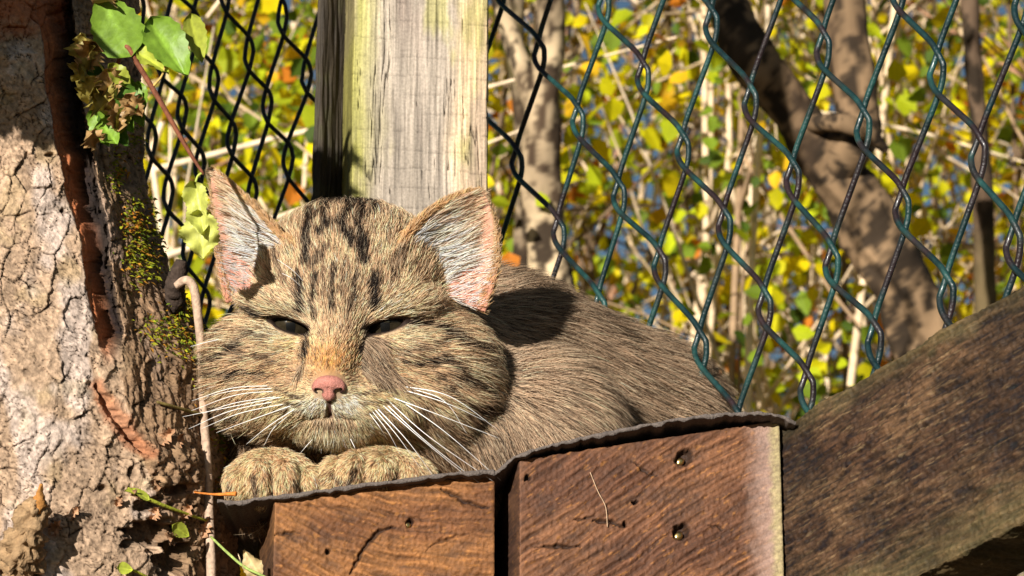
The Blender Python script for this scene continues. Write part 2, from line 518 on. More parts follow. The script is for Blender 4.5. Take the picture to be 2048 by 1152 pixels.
# screws in the recesses (parts of the beams)
def screw(parent, c, r):
    b_ = Bag()
    n = 10
    a_ = np.arange(n) * 2 * math.pi / n
    prof = [(0.0, 3.2), (0.45, 3.0), (0.85, 2.0), (1.0, 0.0), (0.9, -3.0), (0.3, -8), (0.0, -16)]
    V = []
    for rr, z in prof:
        for t_ in a_: V.append((max(rr, 0.01) * r * math.cos(t_), max(rr, 0.01) * r * math.sin(t_), -z * r / 8))
    V = np.array(V)
    o, axx, dn, bk, Lx = [None] * 5 if False else (c[0], c[1][1], c[1][2], c[1][3], 0)
    P = E(o + V[:, :1] * axx + V[:, 1:2] * dn + V[:, 2:3] * bk)
    i = np.arange(len(prof) - 1)[:, None]; j = np.arange(n)[None, :]
    F = np.stack([i * n + j, i * n + (j + 1) % n, (i + 1) * n + (j + 1) % n, (i + 1) * n + j], -1).reshape(-1, 4)
    mk('screw', P, F, M['metal'], parent)


screw(blk1, (on_face(fr1, 276, 90, -6), fr1), 8)
screw(blk2, (on_face(fr2, 348, 56, -10), fr2), 9)
screw(blk2, (on_face(fr2, 341, 212, -9), fr2), 10)

# upright that carries the two beams, out of the picture below them
yS = 1003 + 330
pS = E(on_face(fr1, 400, 340, -260))[0]
sb = [E(on_face(fr1, 380, 333, -150))[0], E(on_face(fr1, 560, 345, -150))[0]]
V = []
for sx in (-0.05, 0.09):
    for sy in (-0.05, 0.05):
        for z in (-0.2, pS[2] + 0.01): V.append((pS[0] + sx, pS[1] + sy, z))
F = [(0, 1, 3, 2), (4, 6, 7, 5), (0, 4, 5, 1), (2, 3, 7, 6), (0, 2, 6, 4), (1, 5, 7, 3)]
mk('support_post', V, F, M['wood'], None, col=np.tile(lin([110, 80, 50]), (8, 1)), smooth=False, label='plain brown upright post carrying the shelf beams from below', cat='post')

P = catmull(np.array([on_face(fr2, 150, 52, 6), on_face(fr2, 166, 95, 7), on_face(fr2, 182, 130, 7), on_face(fr2, 186, 172, 5)]), 8)
V, F = tube(E(P), 0.00022, 5)
mk('stray_hair', V, F, M['twig'], None, col=np.tile(lin([190, 160, 130]), (len(V), 1)), label='fine pale stray hair stuck to the red brown beam end', cat='hair')

# sloping rail
phi = math.radians(55)
r0 = AF(1588, 836, 1.478)
rh = np.array([math.cos(phi), 0, 0]) - math.sin(phi) * VFW
best = None
for tl in np.linspace(-0.6, 1.2, 721):
    dv = nrm(rh + VUP * tl)
    for s_ in (700,):
        q = r0 + dv * s_ * 1.0
        z = D0 + q[2] * S; px = 1024 + (q[0] - 1024) * D0 / z; py = 576 + (q[1] - 576) * D0 / z
        e = abs((py - 836) / (px - 1588) + 275 / 458.0)
        if best is None or e < best[0]: best = (e, tl)
rax = nrm(rh + VUP * best[1])
rbk = nrm(np.cross(rh, VUP)); rbk = rbk if rbk @ VFW > 0 else -rbk
rdn = nrm(np.cross(rax, rbk)); rdn = rdn if rdn[1] > 0 else -rdn


def rail_disp(p, f):
    y = p[..., 1] + 10 * fbm(p[..., 0] / 150, p[..., 1] / 70, None, 3, 301)
    g = 3.2 * fbm(p[..., 0] / 40, y / 5, p[..., 2] / 12, 4, 302) + 1.6 * np.sin(y / 4 + 3 * fbm(p[..., 0] / 80, y / 40, None, 2, 7)) + 2.5 * fbm(p[..., 0] / 7, p[..., 1] / 7, p[..., 2] / 7, 2, 303)
    g = g + 9 * fbm(p[..., 0] / 120, p[..., 1] / 130, p[..., 2] / 90, 2, 305)
    for pts, w in (([(30, 180), (120, 160)], 4), ([(200, 190), (330, 150)], 4), ([(430, 210), (520, 170)], 4), ([(480, 110), (500, 60)], 3), ([(60, 270), (130, 250)], 3)):
        d, fr, sd = polydist(p[..., 0], p[..., 1] + 2 * vnoise(p[..., 0] / 9, p[..., 1] / 9, None, 6), pts)
        g = g - 7 * sstep(w, 0, d) * (f == 4)
    return g


def rail_col(p, f, h):
    m1 = sstep(-0.3, 0.4, fbm(p[..., 0] / 120, p[..., 1] / 60, None, 4, 311))
    c = lin([54, 36, 23]) + (lin([72, 52, 34]) - lin([54, 36, 23])) * m1[..., None]  # shade on the rail is put into this dark wood base
    c = c * np.clip(0.92 + 1.5 * fbm(p[..., 0] / 26, p[..., 1] / 4.5, None, 4, 312), 0.25, 2.2)[..., None]
    sp = sstep(0.25, 0.7, fbm(p[..., 0] / 34, p[..., 1] / 4, None, 3, 314)); c = c + (lin([150, 124, 88]) - c) * (sp * 0.3)[..., None]
    eg = sstep(60, 0, p[..., 1] + 25 * fbm(p[..., 0] / 40, p[..., 1] / 40, None, 3, 315)) * 0.4 + sstep(330, 430, p[..., 1] + 30 * fbm(p[..., 0] / 50, p[..., 1] / 20, None, 3, 316)) * 0.45
    c = c + (lin([112, 100, 62]) - c) * np.clip(eg * 0.8, 0, 1)[..., None]
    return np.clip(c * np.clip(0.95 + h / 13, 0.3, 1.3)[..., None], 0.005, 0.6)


RH = 452
rail = timber(r0 - rax * 150, rax, rdn, rbk, (1850, RH, 200), (680, 200, 60), 8, rail_disp, rail_col, 'sloping_rail', M['wood'], None,
              label='dark rough sawn rail sloping up from the red brown beam', cat='rail')

# roofing felt laid over the beams
edge = catmull([(432, 1001, 24), (470, 1003, 22), (520, 996, 24), (620, 984, 38), (760, 967, 64), (900, 951, 88), (978, 945, 103), (992, 948, 106), (1012, 930, 96), (1052, 908, 88), (1120, 889, 98), (1190, 874, 112),
                (1265, 860, 128), (1335, 848, 142), (1400, 839, 156), (1460, 833, 168), (1525, 831, 180), (1580, 838, 192), (1612, 852, 200)], 14)
ne = len(edge)
edge[:, 1] += 2.2 * fbm(edge[:, 0] / 9, edge[:, 0] * 0, None, 3, 41); edge[:, 2] += 5 * fbm(edge[:, 0] / 14, edge[:, 0] * 0 + 3, None, 3, 42)
ts = np.concatenate([[0, 2, 6, 14], np.linspace(30, 780, 26)])
top = np.stack([edge + VFW * t_ / VFW[2] for t_ in ts], 1)                     # (ne, nt, 3)
top[..., 1] += 1.5 * fbm(top[..., 0] / 30, top[..., 2] / 30, None, 3, 43)
th = 8 + 5 * fbm(edge[:, 0] / 12, edge[:, 0] * 0, None, 2, 44)
botm = top - VUP * th[:, None, None]
G = np.concatenate([botm[:, ::-1], top], 1); k = G.shape[1]
ii = np.arange(ne - 1)[:, None]; jj = np.arange(k)[None, :]
F = np.stack([ii * k + jj, ii * k + (jj + 1) % k, (ii + 1) * k + (jj + 1) % k, (ii + 1) * k + jj], -1).reshape(-1, 4)
mk('roofing_felt', E(G.reshape(-1, 3)), F, M['felt'], None, label='thin dark grey roofing felt sheet laid over the shelf beams', cat='felt')
#@@FENCE
# ------------------------------------------------------------------ chain-link fence
def fence(name, nodes, p0px, p0depth, phideg, toward, prange, hrange, wire_r, over, eye, colf, label, seed):
    """nodes: {(p, q): (px, py)}; the panel is the upright plane through p0; wires zigzag between the columns c and c+1"""
    ph = math.radians(phideg)
    h = np.array([math.cos(ph), 0, 0]) - toward * math.sin(ph) * VFW           # along the panel, frame units
    nrmv = nrm(np.cross(h, VUP)); nrmv = nrmv if nrmv @ VFW < 0 else -nrmv       # towards the camera
    P0 = AF(*p0px, p0depth)
    rows, rhs = [], []
    eyept = np.array([1024, 576, -D0 / S])
    for (p, q), (x, y) in nodes.items():
        ray = AF(x, y, D0) - eyept
        t_ = ((P0 - eyept) @ nrmv) / (ray @ nrmv)
        X = eyept + ray * t_ - P0
        rows.append([1, p, q, p * p, p * q, q * q]); rhs.append([X @ nrm(h), X @ VUP])
    R_ = np.array(rows, float); B_ = np.array(rhs)
    lam = np.diag([0, 0, 0, .02, .02, .02]) * len(R_)
    sol = np.linalg.solve(R_.T @ R_ + lam, R_.T @ B_)                             # nearly affine lattice
    hu = nrm(h)
    r_ = np.random.default_rng(seed)
    jit = {}

    def node(c, k):
        p, q = (k + c) / 2, (k - c) / 2
        if (c, k) not in jit: jit[(c, k)] = r_.normal(0, 5, 2)
        s2 = np.array([1, p, q, p * p, p * q, q * q]) @ sol + jit[(c, k)]
        return s2
    root = empty(name, E(P0)[0] * np.array([1, 1, 0]), label, 'fence')
    ORG[root.name] = np.array(root.location)
    for c in range(*prange):
        pts = []
        for k in range(hrange[0], hrange[1] + 1):
            cc = c if (k - c) % 2 == 0 else c + 1
            n0 = node(cc, k)
            prv, nxt = node(c if cc != c else c + 1, k - 1), node(c if cc != c else c + 1, k + 1)
            sd = 1 if cc == c + 1 else -1
            hz = nrm(node(cc + 1, k + 1) - node(cc - 1, k + 1)); 
            # springy zigzag whose bends reach past the shared node so that neighbours hook into each other
            vt = nrm(node(cc, k + 2) - node(cc, k))
            bend = n0 + hz * sd * over
            leg = nxt - hz * sd * over - bend
            be, al = np.linalg.solve(np.stack([vt, hz], 1), leg)
            f = wire_r * 1.02
            sgn = 1 if (cc == c + 1) else -1
            for t_ in (0.0, 0.06, 0.14, 0.26, 0.5, 0.74, 0.86, 0.94):
                e_ = (1 - eye) * t_ + eye * (1 - math.cos(math.pi * t_)) / 2
                q_ = bend + vt * be * t_ + hz * al * e_
                w_ = -sgn * f * min(1, 9 * t_, 9 * (1 - t_))
                pts.append(P0 + hu * q_[0] + VUP * q_[1] + nrmv * w_)
        P = catmull(np.array(pts), 3)
        if toward > 0:                                   # the mesh is stapled behind the top of the rail and stops there
            ok = ((P - r0) @ rdn < 60) | (((P - r0) @ rax < -120) & (P[:, 1] < 900))
            P = P[ok & (P[:, 1] < 1150)]
            if len(P) < 6: continue
        V, F = tube(E(P), wire_r * S, 8)
        cv = colf(np.repeat(np.concatenate([P[:1], P, P[-1:]]), 8, axis=0))
        mk('wire', V, F, M['wire'], root, col=cv)
    return root


def green_wire(P):
    n = fbm(P[:, 0] / 60, P[:, 1] / 60, P[:, 2] / 60, 3, 401)
    a_ = lin([14, 38, 40]); b_ = lin([30, 66, 62])
    c = a_ + (b_ - a_) * sstep(-0.3, 0.4, n)[:, None]
    dk = sstep(0.0, 0.3, fbm(P[:, 0] / 60, P[:, 1] / 130, P[:, 2] / 40, 2, 402))  # dark lengths are leaf shadow painted onto the coating
    return c + (lin([38, 22, 24]) - c) * (dk * 0.9)[:, None]


def black_wire(P):
    return np.tile(lin([16, 26, 30]), (len(P), 1))


cr = lambda x, y: (960 + x * 0.538, y * 0.538)
RN = {(0, 0): (470, 10), (1, 0): (610, 265), (2, 0): (760, 545), (3, 0): (905, 835), (4, 0): (1040, 1130), (0, 1): (365, 440), (0, 2): (280, 855), (1, 1): (525, 705), (1, 2): (440, 1130),
      (2, 1): (690, 985), (2, -1): (845, 80), (3, -1): (985, 375), (4, -1): (1165, 660), (5, -1): (1310, 935), (4, -2): (1255, 175), (5, -2): (1450, 465), (6, -2): (1575, 765), (7, -2): (1720, 1090),
      (6, -3): (1710, 240), (7, -3): (1850, 565), (8, -3): (2000, 905), (-1, 1): (225, 180), (-1, 2): (130, 590), (7, -4): (2000, 10)}
RN = {k_: cr(*v_) for k_, v_ in RN.items()}
fence('chain_link_fence', RN, (1588, 760), 1.545, 55, 1, (-4, 15), (-6, 10), 6.8, 21, 0.62, green_wire,
      'green coated chain-link mesh with wide cells rising above the sloping rail', 11)
cl = lambda x, y: (x * 0.5208, y * 0.5208)
LN = {(0, 0): (740, 115), (1, 0): (825, 325), (0, 1): (700, 440), (2, -1): (945, 195), (2, 0): (885, 530), (3, -1): (1025, 415), (4, -1): (1115, 640), (1, 1): (770, 655), (-1, 2): (585, 550),
      (0, 2): (650, 755), (-2, 3): (465, 660), (-1, 3): (535, 855), (-2, 1): (540, 35), (4, -2): (1185, 290)}
LN = {k_: cl(*v_) for k_, v_ in LN.items()}
fence('chain_link_fence', LN, (660, 400), 1.86, 25, -1, (-10, 7), (-5, 8), 5.8, 17, 0.8, black_wire,
      'black chain-link mesh with small cells between the tree and the post', 12)

#@@TREE
# ------------------------------------------------------------------ the tree on the left
EDGE = np.array([(-900, 190), (0, 196), (150, 205), (300, 216), (420, 245), (520, 276), (640, 335), (720, 385), (850, 408), (980, 425), (1152, 436), (1600, 470)], float)
RADY = np.array([(-900, 330), (0, 340), (400, 360), (700, 440), (1152, 470), (1600, 500)], float)


def trunk_cd(y): return 430 + 0.22 * (600 - y)


GROOVE = [(40, -300), (62, 0), (88, 150), (108, 280), (135, 400), (160, 500), (188, 600), (215, 700), (226, 738)]
CRACK = [(192, 772), (212, 810), (238, 850), (262, 885), (282, 905)]


def bark(x, y, d, front, arc):
    wx = x + 14 * fbm(x / 60, y / 60, d / 60, 3, 501); wy = y + 14 * fbm(x / 60, y / 60, d / 60, 3, 502)
    h = 16 * fbm(x / 150, y / 190, d / 150, 4, 503) + 6 * fbm(x / 30, y / 30, d / 30, 3, 504)
    rm = fbm(x / 7, y / 7, d / 7, 3, 505)
    h = h + 1.7 * rm
    u = arc + (wx - x)
    f1, f2, cid = voro((u + 0.3 * wy) / 34, (wy - 0.2 * u) / 66, 51)
    e = f2 - f1
    msk = sstep(-0.15, 0.25, fbm(x / 90, y / 90, d / 90, 2, 506))
    ck = sstep(0.07, 0.0, e) * sstep(-0.25, 0.15, fbm(x / 50, y / 50, d / 50, 3, 526))
    g1, g2, gid = voro((u + 0.5 * wy) / 17 + 9, (wy - 0.4 * u) / 13, 52)
    ck2 = sstep(0.14, 0.0, g2 - g1) * sstep(-0.1, 0.35, fbm(x / 45, y / 45, d / 45, 3, 507))
    h = h - 7 * ck - 2.2 * ck2 + 9 * (cid - 0.5) + 2.6 * (gid - 0.5) - 2.5 * np.abs(fbm(u / 13, wy / 11, d / 13, 3, 527))
    # right-hand flank: rougher vertical ridges
    gd, gf, gs = polydist(x + 7 * fbm(x / 60, y / 70, None, 2, 3), y, GROOVE)
    right = front * (gs < 0) * sstep(0, 30, gd)
    h = h + right * (5 * fbm(u / 9, wy / 40, None, 3, 508) + 7 * fbm(u / 26, wy / 70, None, 2, 509))
    gw = 27 - 9 * gf; sw_ = 27 - 15 * gf
    sq = sstep(0.05, 0.0, np.abs(fbm(u / 17, wy / 13, d / 40, 3, 528))) * sstep(-0.25, 0.1, fbm(x / 40, y / 40, d / 40, 2, 529)); h = h - 4.5 * sq
    sgd = gd * gs                                            # + = side of the bare wood
    fade = sstep(1.0, 0.93, gf)
    band = sstep(gw + 10, gw, sgd) * sstep(-6, 2, sgd) * fade
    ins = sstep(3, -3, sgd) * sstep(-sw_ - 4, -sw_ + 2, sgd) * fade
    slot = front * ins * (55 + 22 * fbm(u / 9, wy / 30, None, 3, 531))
    h = h - front * (band * (12 + 14 * sstep(gw, 0, sgd)))
    lip = sstep(-sw_ - 34, -sw_, sgd) * (sgd < -sw_); h = h + front * lip * 16 * fade
    cd_, cf_, cs_ = polydist(x + 4 * vnoise(x / 8, y / 8, None, 4), y, CRACK)
    cw = 9 * np.sin(np.pi * np.clip(cf_, 0.08, 0.92)) + 3
    cin = sstep(cw, cw * 0.3, cd_); h = h - front * cin * 26
    hole = 0
    for (hx, hy, ra, rb, dep) in ((300, 1065, 52, 34, 42), (345, 1110, 40, 46, 42), (290, 1010, 26, 16, 26), (262, 1085, 20, 12, 24), (212, 975, 10, 8, 14), (70, 1130, 44, 22, 26), (68, 300, 12, 6, 12), (98, 418, 6, 10, 12), (262, 945, 8, 14, 16), (345, 985, 34, 12, 18)):
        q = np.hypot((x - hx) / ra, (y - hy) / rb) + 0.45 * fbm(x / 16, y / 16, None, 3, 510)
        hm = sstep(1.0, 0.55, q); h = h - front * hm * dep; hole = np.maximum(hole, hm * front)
    kn = np.hypot((x - 320) / 75, (y - 945) / 70); h = h + front * sstep(1.2, 0.2, kn) * (18 + 16 * fbm(x / 14, y / 14, None, 3, 511))
    # colour
    tan = lin([188, 158, 130]); grey = lin([200, 180, 166]); brown = lin([132, 102, 74]); dark = lin([74, 54, 38])
    c = np.tile(tan, (x.size, 1)).reshape(x.shape + (3,)) * 0.8
    wm = sstep(0.0, 0.3, fbm(x / 75, y / 110, d / 75, 3, 512) + 0.25 * sstep(0.5, 0.2, np.abs((x - 110) / 200)) - 0.1)
    c = c + (grey * 0.85 - c) * (wm * 0.85)[..., None]
    gm = sstep(0.05, 0.4, fbm(x / 60, y / 60, d / 60, 3, 513)); c = c + (lin([172, 152, 92]) * 0.8 - c) * (gm * 0.22)[..., None]
    rm_ = np.clip(right * 0.75, 0, 1); c = c + (brown * (0.9 + 0.4 * fbm(x / 20, y / 30, None, 3, 514))[..., None] - c) * rm_[..., None]
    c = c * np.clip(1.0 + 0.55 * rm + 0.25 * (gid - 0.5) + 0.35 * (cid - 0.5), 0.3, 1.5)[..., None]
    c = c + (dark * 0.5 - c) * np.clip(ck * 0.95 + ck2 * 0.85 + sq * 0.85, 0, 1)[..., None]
    oc = front * band * sstep(0.22, 0.32, gf)
    st = 1 + 0.5 * fbm((x - 0.35 * y) / 6, y / 70, None, 3, 515)
    c = c + (lin([172, 104, 66]) * st[..., None] - c) * np.clip(oc, 0, 1)[..., None]; c = c + (lin([26, 18, 14]) - c) * (front * ins * 0.97)[..., None]  # slot painted near black for the shade inside it
    oc2 = front * sstep(cw + 16, cw, cd_); c = c + (lin([168, 108, 74]) * (1 + 0.6 * rm)[..., None] - c) * (oc2 * 0.7)[..., None]
    top = front * sstep(70, 10, y + 25 * fbm(x / 20, y / 20, None, 3, 516)) * sstep(80, 50, x); c = c + (lin([176, 100, 62]) - c) * (top * 0.8)[..., None]
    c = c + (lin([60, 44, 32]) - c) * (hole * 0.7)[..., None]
    return h, np.clip(c, 0.01, 0.75), slot


tree = empty('tree', (0, 0, 0), 'thick rough barked tree trunk with a long red split beside the cat', 'tree')
y_lo = np.linspace(1560, 9000, 30)[1:]
ys = np.concatenate([np.linspace(-3500, -260, 22)[:-1], np.linspace(-260, 1560, 760), y_lo])
th_ = np.concatenate([np.linspace(-180, -45, 28)[:-1], np.linspace(-45, 112, 400), np.linspace(112, 180, 14)[1:-1]]) * math.pi / 180
YY, TT = np.meshgrid(ys, th_, indexing='ij')
RR = np.interp(YY, RADY[:, 0], RADY[:, 1]); CX = np.interp(YY, EDGE[:, 0], EDGE[:, 1]) - RR
# below the picture the trunk keeps its girth and stands upright on the ground
slope = -VUP[2] / VUP[1]
CDv = np.where(YY < 1560, trunk_cd(YY), trunk_cd(1560) - (YY - 1560) * slope * 0.8)
CDv = np.where(YY < -260, trunk_cd(-260) + (-260 - YY) * slope, CDv)
X0 = CX + RR * np.sin(TT); D0_ = CDv - RR * np.cos(TT)
front = (np.cos(TT) > -0.35).astype(float)
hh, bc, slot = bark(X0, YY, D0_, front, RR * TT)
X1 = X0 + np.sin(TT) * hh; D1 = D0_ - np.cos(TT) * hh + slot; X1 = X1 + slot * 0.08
VT = E(np.stack([X1, YY, D1], -1).reshape(-1, 3))
nr, nc = YY.shape
ii = np.arange(nr - 1)[:, None]; jj = np.arange(nc)[None, :]
FT = np.stack([ii * nc + jj, (ii + 1) * nc + jj, (ii + 1) * nc + (jj + 1) % nc, ii * nc + (jj + 1) % nc], -1).reshape(-1, 4)
keep = VT[:, 2] > -0.3
FT = FT[keep[FT].any(1)]
tree.location = (float(VT[:, 0].mean()), float(VT[-1, 1]), 0); ORG[tree.name] = np.array(tree.location)
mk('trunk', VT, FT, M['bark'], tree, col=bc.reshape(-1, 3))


def trunk_surf(x, y):
    R_ = np.interp(y, RADY[:, 0], RADY[:, 1]); cx = np.interp(y, EDGE[:, 0], EDGE[:, 1]) - R_
    s_ = np.clip((x - cx) / R_, -1, 1)
    return trunk_cd(y) - R_ * math.sqrt(max(1 - s_ * s_, 0))


def frame_tube(name, pts, rad, colr, mat, parent, n=10, jitter=0.0, seed=1, **k):
    P = catmull(np.array(pts, float), 10); R_ = np.interp(np.linspace(0, 1, len(P)), np.linspace(0, 1, len(rad)), rad)
    V, F = tube(P, R_, n)
    if jitter:
        cen = np.repeat(np.concatenate([P[:1], P, P[-1:]]), n, axis=0)
        V = cen + (V - cen) * (1 + jitter * fbm(V[:, 0] / 9, V[:, 1] / 14, V[:, 2] / 9, 3, seed))[:, None]
    c = np.asarray(colr) * (1 + 0.45 * fbm(V[:, 0] / 7, V[:, 1] / 16, V[:, 2] / 7, 3, seed + 1))[:, None]
    return mk(name, E(V), F, mat, parent, col=np.clip(c, 0.005, 0.9), **k)


# broken stubs on the trunk
ds = trunk_surf(75, 1090)
frame_tube('branch_stub', [(62, 1125, ds + 25), (66, 1100, ds - 15), (80, 1060, ds - 40), (98, 1010, ds - 48), (104, 985, ds - 50)], [42, 40, 34, 25, 16], lin([150, 122, 90]), M['bark'], tree, 36, 0.95, 61)
frame_tube('branch_stub', [(112, 1015, ds - 40), (108, 990, ds - 52), (114, 955, ds - 56)], [13, 11, 3], lin([168, 116, 60]), M['bark'], tree, 20, 1.2, 62)
d3 = trunk_surf(300, 600)
frame_tube('branch_stub', [(298, 640, d3 + 60), (308, 600, d3 + 10), (318, 560, d3 - 15), (328, 518, d3 - 20)], [22, 24, 20, 13], lin([66, 54, 46]), M['bark'], tree, 12, 0.5, 63)
d4 = trunk_surf(330, 900)
# moss cushions along the trunk edge: thousands of tiny blades
bm_ = Bag()
mr = np.random.default_rng(5)
spots = [(232, 470, 26, 70, 500), (245, 520, 26, 50, 380), (300, 660, 34, 40, 300), (350, 690, 34, 40, 420), (385, 760, 16, 60, 260), (405, 850, 14, 70, 300), (418, 930, 10, 50, 160), (130, 110, 16, 40, 160), (185, 330, 16, 60, 200), (215, 400, 14, 40, 160), (335, 620, 20, 30, 160),
         (225, 440, 22, 26, 220), (410, 990, 10, 30, 80), (205, 255, 12, 40, 120)]
for (mx_, my_, sx_, sy_, n_) in spots:
    for _ in range(int(n_ * 0.6)):
        x = mx_ + mr.normal(0, sx_ * 0.6); y = my_ + mr.normal(0, sy_ * 0.5)
        xe = np.interp(y, EDGE[:, 0], EDGE[:, 1])
        x = min(x, xe + 2)
        dd = trunk_surf(x, y)
        s_ = np.clip((x - (xe - np.interp(y, RADY[:, 0], RADY[:, 1]))) / np.interp(y, RADY[:, 0], RADY[:, 1]), -1, 1)
        nvec = np.array([s_, 0, -math.sqrt(1 - s_ * s_)])
        dirv = nrm(nvec + mr.normal(0, 0.55, 3) + np.array([0, -0.15, 0]))
        b0 = np.array([x, y, dd]) + nvec * mr.uniform(-4, 8); ln = mr.uniform(7, 17)
        sd = nrm(np.cross(dirv, mr.normal(0, 1, 3)))
        w_ = mr.uniform(1.6, 3.4)
        tip = b0 + dirv * ln + np.array([0, 3, 0])
        q_ = np.array([b0 - sd * w_ * 0.5, b0 + dirv * ln * 0.5 - sd * w_, tip, b0 + dirv * ln * 0.5 + sd * w_])
        u_ = mr.random()
        cc = lin([150, 150, 38]) if u_ < 0.45 else lin([96, 112, 34]) if u_ < 0.75 else lin([176, 124, 44])
        if 400 < my_ < 450 and u_ > 0.3: cc = lin([176, 112, 40])
        bm_.add(E(q_), np.array([[0, 1, 2, 3]]), cc * mr.uniform(0.6, 1.2))
bm_.make('moss', M['moss'], tree, smooth=False, kind='stuff')


# leaves
def leaf_mesh(base, tip, nrmv, width, curl=0.2, fold=0.25, wave=0.0, nl=14, nw=8, seed=0, teeth=0.06):
    base, tip = np.asarray(base, float), np.asarray(tip, float)
    ax = tip - base; Ln = np.linalg.norm(ax); ax = ax / Ln
    n_ = np.asarray(nrmv, float); n_ = nrm(n_ - ax * (n_ @ ax)); sd = np.cross(ax, n_)
    t_, u_ = np.meshgrid(np.linspace(0, 1, nl + 1), np.linspace(-1, 1, nw + 1), indexing='ij')
    wd = width * np.sin(np.pi * np.clip(t_, 0, 1) ** 0.8) ** 0.75 * (1 - 0.25 * t_)
    wd = wd * (1 + teeth * np.where((np.arange(nl + 1) % 2 == 0)[:, None], 1, -1) * (np.abs(u_) > 0.9))
    r_ = np.random.default_rng(seed); ph_ = r_.uniform(0, 6, 3)
    hgt = fold * width * np.abs(u_) ** 1.3 - curl * Ln * t_ ** 2 + wave * width * (np.sin(9 * t_ + 2 * u_ + ph_[0]) * u_ ** 2 + 0.5 * np.sin(17 * t_ - 3 * u_ + ph_[1]) * np.abs(u_))
    hgt = hgt - 0.012 * Ln * (np.abs(((t_ * 7 + np.abs(u_) * 1.2) % 1) - 0.5) < 0.12) - 0.02 * Ln * (np.abs(u_) < 0.05)
    P = base + t_[..., None] * ax * Ln + (u_ * wd)[..., None] * sd + hgt[..., None] * n_
    k_ = nw + 1
    i_ = np.arange(nl)[:, None]; j_ = np.arange(nw)[None, :]
    F = np.stack([i_ * k_ + j_, i_ * k_ + j_ + 1, (i_ + 1) * k_ + j_ + 1, (i_ + 1) * k_ + j_], -1).reshape(-1, 4)
    return P.reshape(-1, 3), F, t_.ravel(), u_.ravel()


def leaf(name, base, tip, nrmv, width, colr, parent, seed=0, **k):
    extra = {a_: k.pop(a_) for a_ in list(k) if a_ in ('label', 'cat', 'group', 'loc')}
    P, F, t_, u_ = leaf_mesh(base, tip, nrmv, width, seed=seed, **k)
    c = np.asarray(colr) * (1 + 0.3 * fbm(P[:, 0] / 14, P[:, 1] / 14, P[:, 2] / 14, 3, seed))[:, None]
    vein = (np.abs(u_) < 0.06) * 0.35; c = c * (1 + vein)[:, None]
    P2 = np.concatenate([P, P + nrm(np.asarray(nrmv, float)) * -0.8])
    F2 = np.concatenate([F, F[:, ::-1] + len(P)])
    return mk(name, E(P2), F2, M['leaf'], parent, col=np.concatenate([c, c]), **extra)


LG = lin([136, 170, 58]); LY = lin([188, 196, 76]); LB = lin([196, 158, 104]); LD = lin([96, 132, 48])
shoot = empty('leafy_shoot', E((230, 300, trunk_surf(190, 300)))[0], 'leafy green shoot with curled dry leaves growing from the trunk', 'shoot')
frame_tube('stem', [(176, 250, 200), (215, 150, 90), (248, 92, 20), (275, 130, 18), (320, 205, 22), (365, 285, 26), (404, 348, 30)], [4, 4, 5, 5.5, 5.5, 5, 3], lin([120, 72, 50]), M['twig'], shoot, 8, 0.15, 71)
frame_tube('stem', [(305, 170, 20), (322, 150, 16), (332, 118, 14)], [3, 2.5, 2], lin([190, 160, 90]), M['twig'], shoot, 6)
frame_tube('stem', [(180, 106, 30), (195, 125, 14), (207, 142, 8)], [3, 2.5, 2], lin([200, 190, 90]), M['twig'], shoot, 6)
leaf('leaf', (262, 112, 14), (196, -14, 2), (-0.25, -0.3, -0.9), 60, LG * 0.85, shoot, 1, curl=0.05, fold=0.15, wave=0.05)
leaf('leaf', (296, 34, 20), (368, 158, 16), (0.3, -0.25, -0.9), 48, LG, shoot, 2, curl=-0.12, fold=0.3, wave=0.06)
leaf('leaf', (270, 104, 12), (338, 134, 4), (0.0, -0.6, -0.8), 24, LY, shoot, 3, curl=0.3, fold=0.4, wave=0.2)
leaf('leaf', (372, 20, 60), (398, 120, 70), (0.3, 0, -1), 26, LY * 0.9, shoot, 4, curl=0.1)
leaf('leaf', (214, 130, 10), (262, 175, 14), (0.1, -0.5, -0.85), 22, LY * 0.8, shoot, 5, curl=0.2, fold=0.4, wave=0.2)
leaf('leaf', (236, 170, 12), (268, 225, 20), (0.5, 0.2, -0.8), 28, LD, shoot, 6, curl=0.1, wave=0.1)
leaf('leaf', (196, 240, 30), (232, 286, 20), (0.2, -0.2, -0.95), 30, LG, shoot, 7, curl=0.2, wave=0.1)
leaf('leaf', (246, 210, 24), (238, 268, 26), (0.6, 0, -0.8), 20, LY * 0.8, shoot, 8, curl=0.2, wave=0.1)
for i_, (bx_, by_, tx_, ty_, w_) in enumerate([(190, 170, 262, 262, 36), (178, 120, 186, 210, 30), (232, 150, 282, 250, 30), (206, 200, 246, 290, 32), (180, 215, 208, 290, 26), (246, 60, 300, 118, 24), (270, 160, 276, 230, 20)]):
    leaf('leaf', (bx_, by_, 44 + 3 * i_), (tx_, ty_, 40), (random.uniform(-.4, .5), random.uniform(-.3, .2), -0.85), w_, (LD if i_ % 2 else LG) * 0.9, shoot, 60 + i_, curl=0.15, fold=0.3, wave=0.15)
for i_, (bx_, by_, tx_, ty_, w_) in enumerate([(168, 66, 172, 140, 15), (186, 84, 158, 148, 16), (206, 140, 230, 196, 15), (176, 192, 218, 222, 22), (222, 196, 236, 262, 14), (250, 186, 282, 232, 13), (170, 128, 148, 160, 13), (184, 8, 214, -20, 26), (172, 260, 190, 296, 13), (196, 150, 160, 214, 14)]):
    leaf('dry_leaf', (bx_, by_, 14 - i_), (tx_, ty_, 4 + 3 * i_), (random.uniform(-.5, .5), random.uniform(-.5, .2), -0.8), w_ * 1.9, (LB if i_ % 3 else lin([176, 160, 80])) * 0.9, shoot, 20 + i_, curl=0.35, fold=0.7, wave=0.5, teeth=0.25)
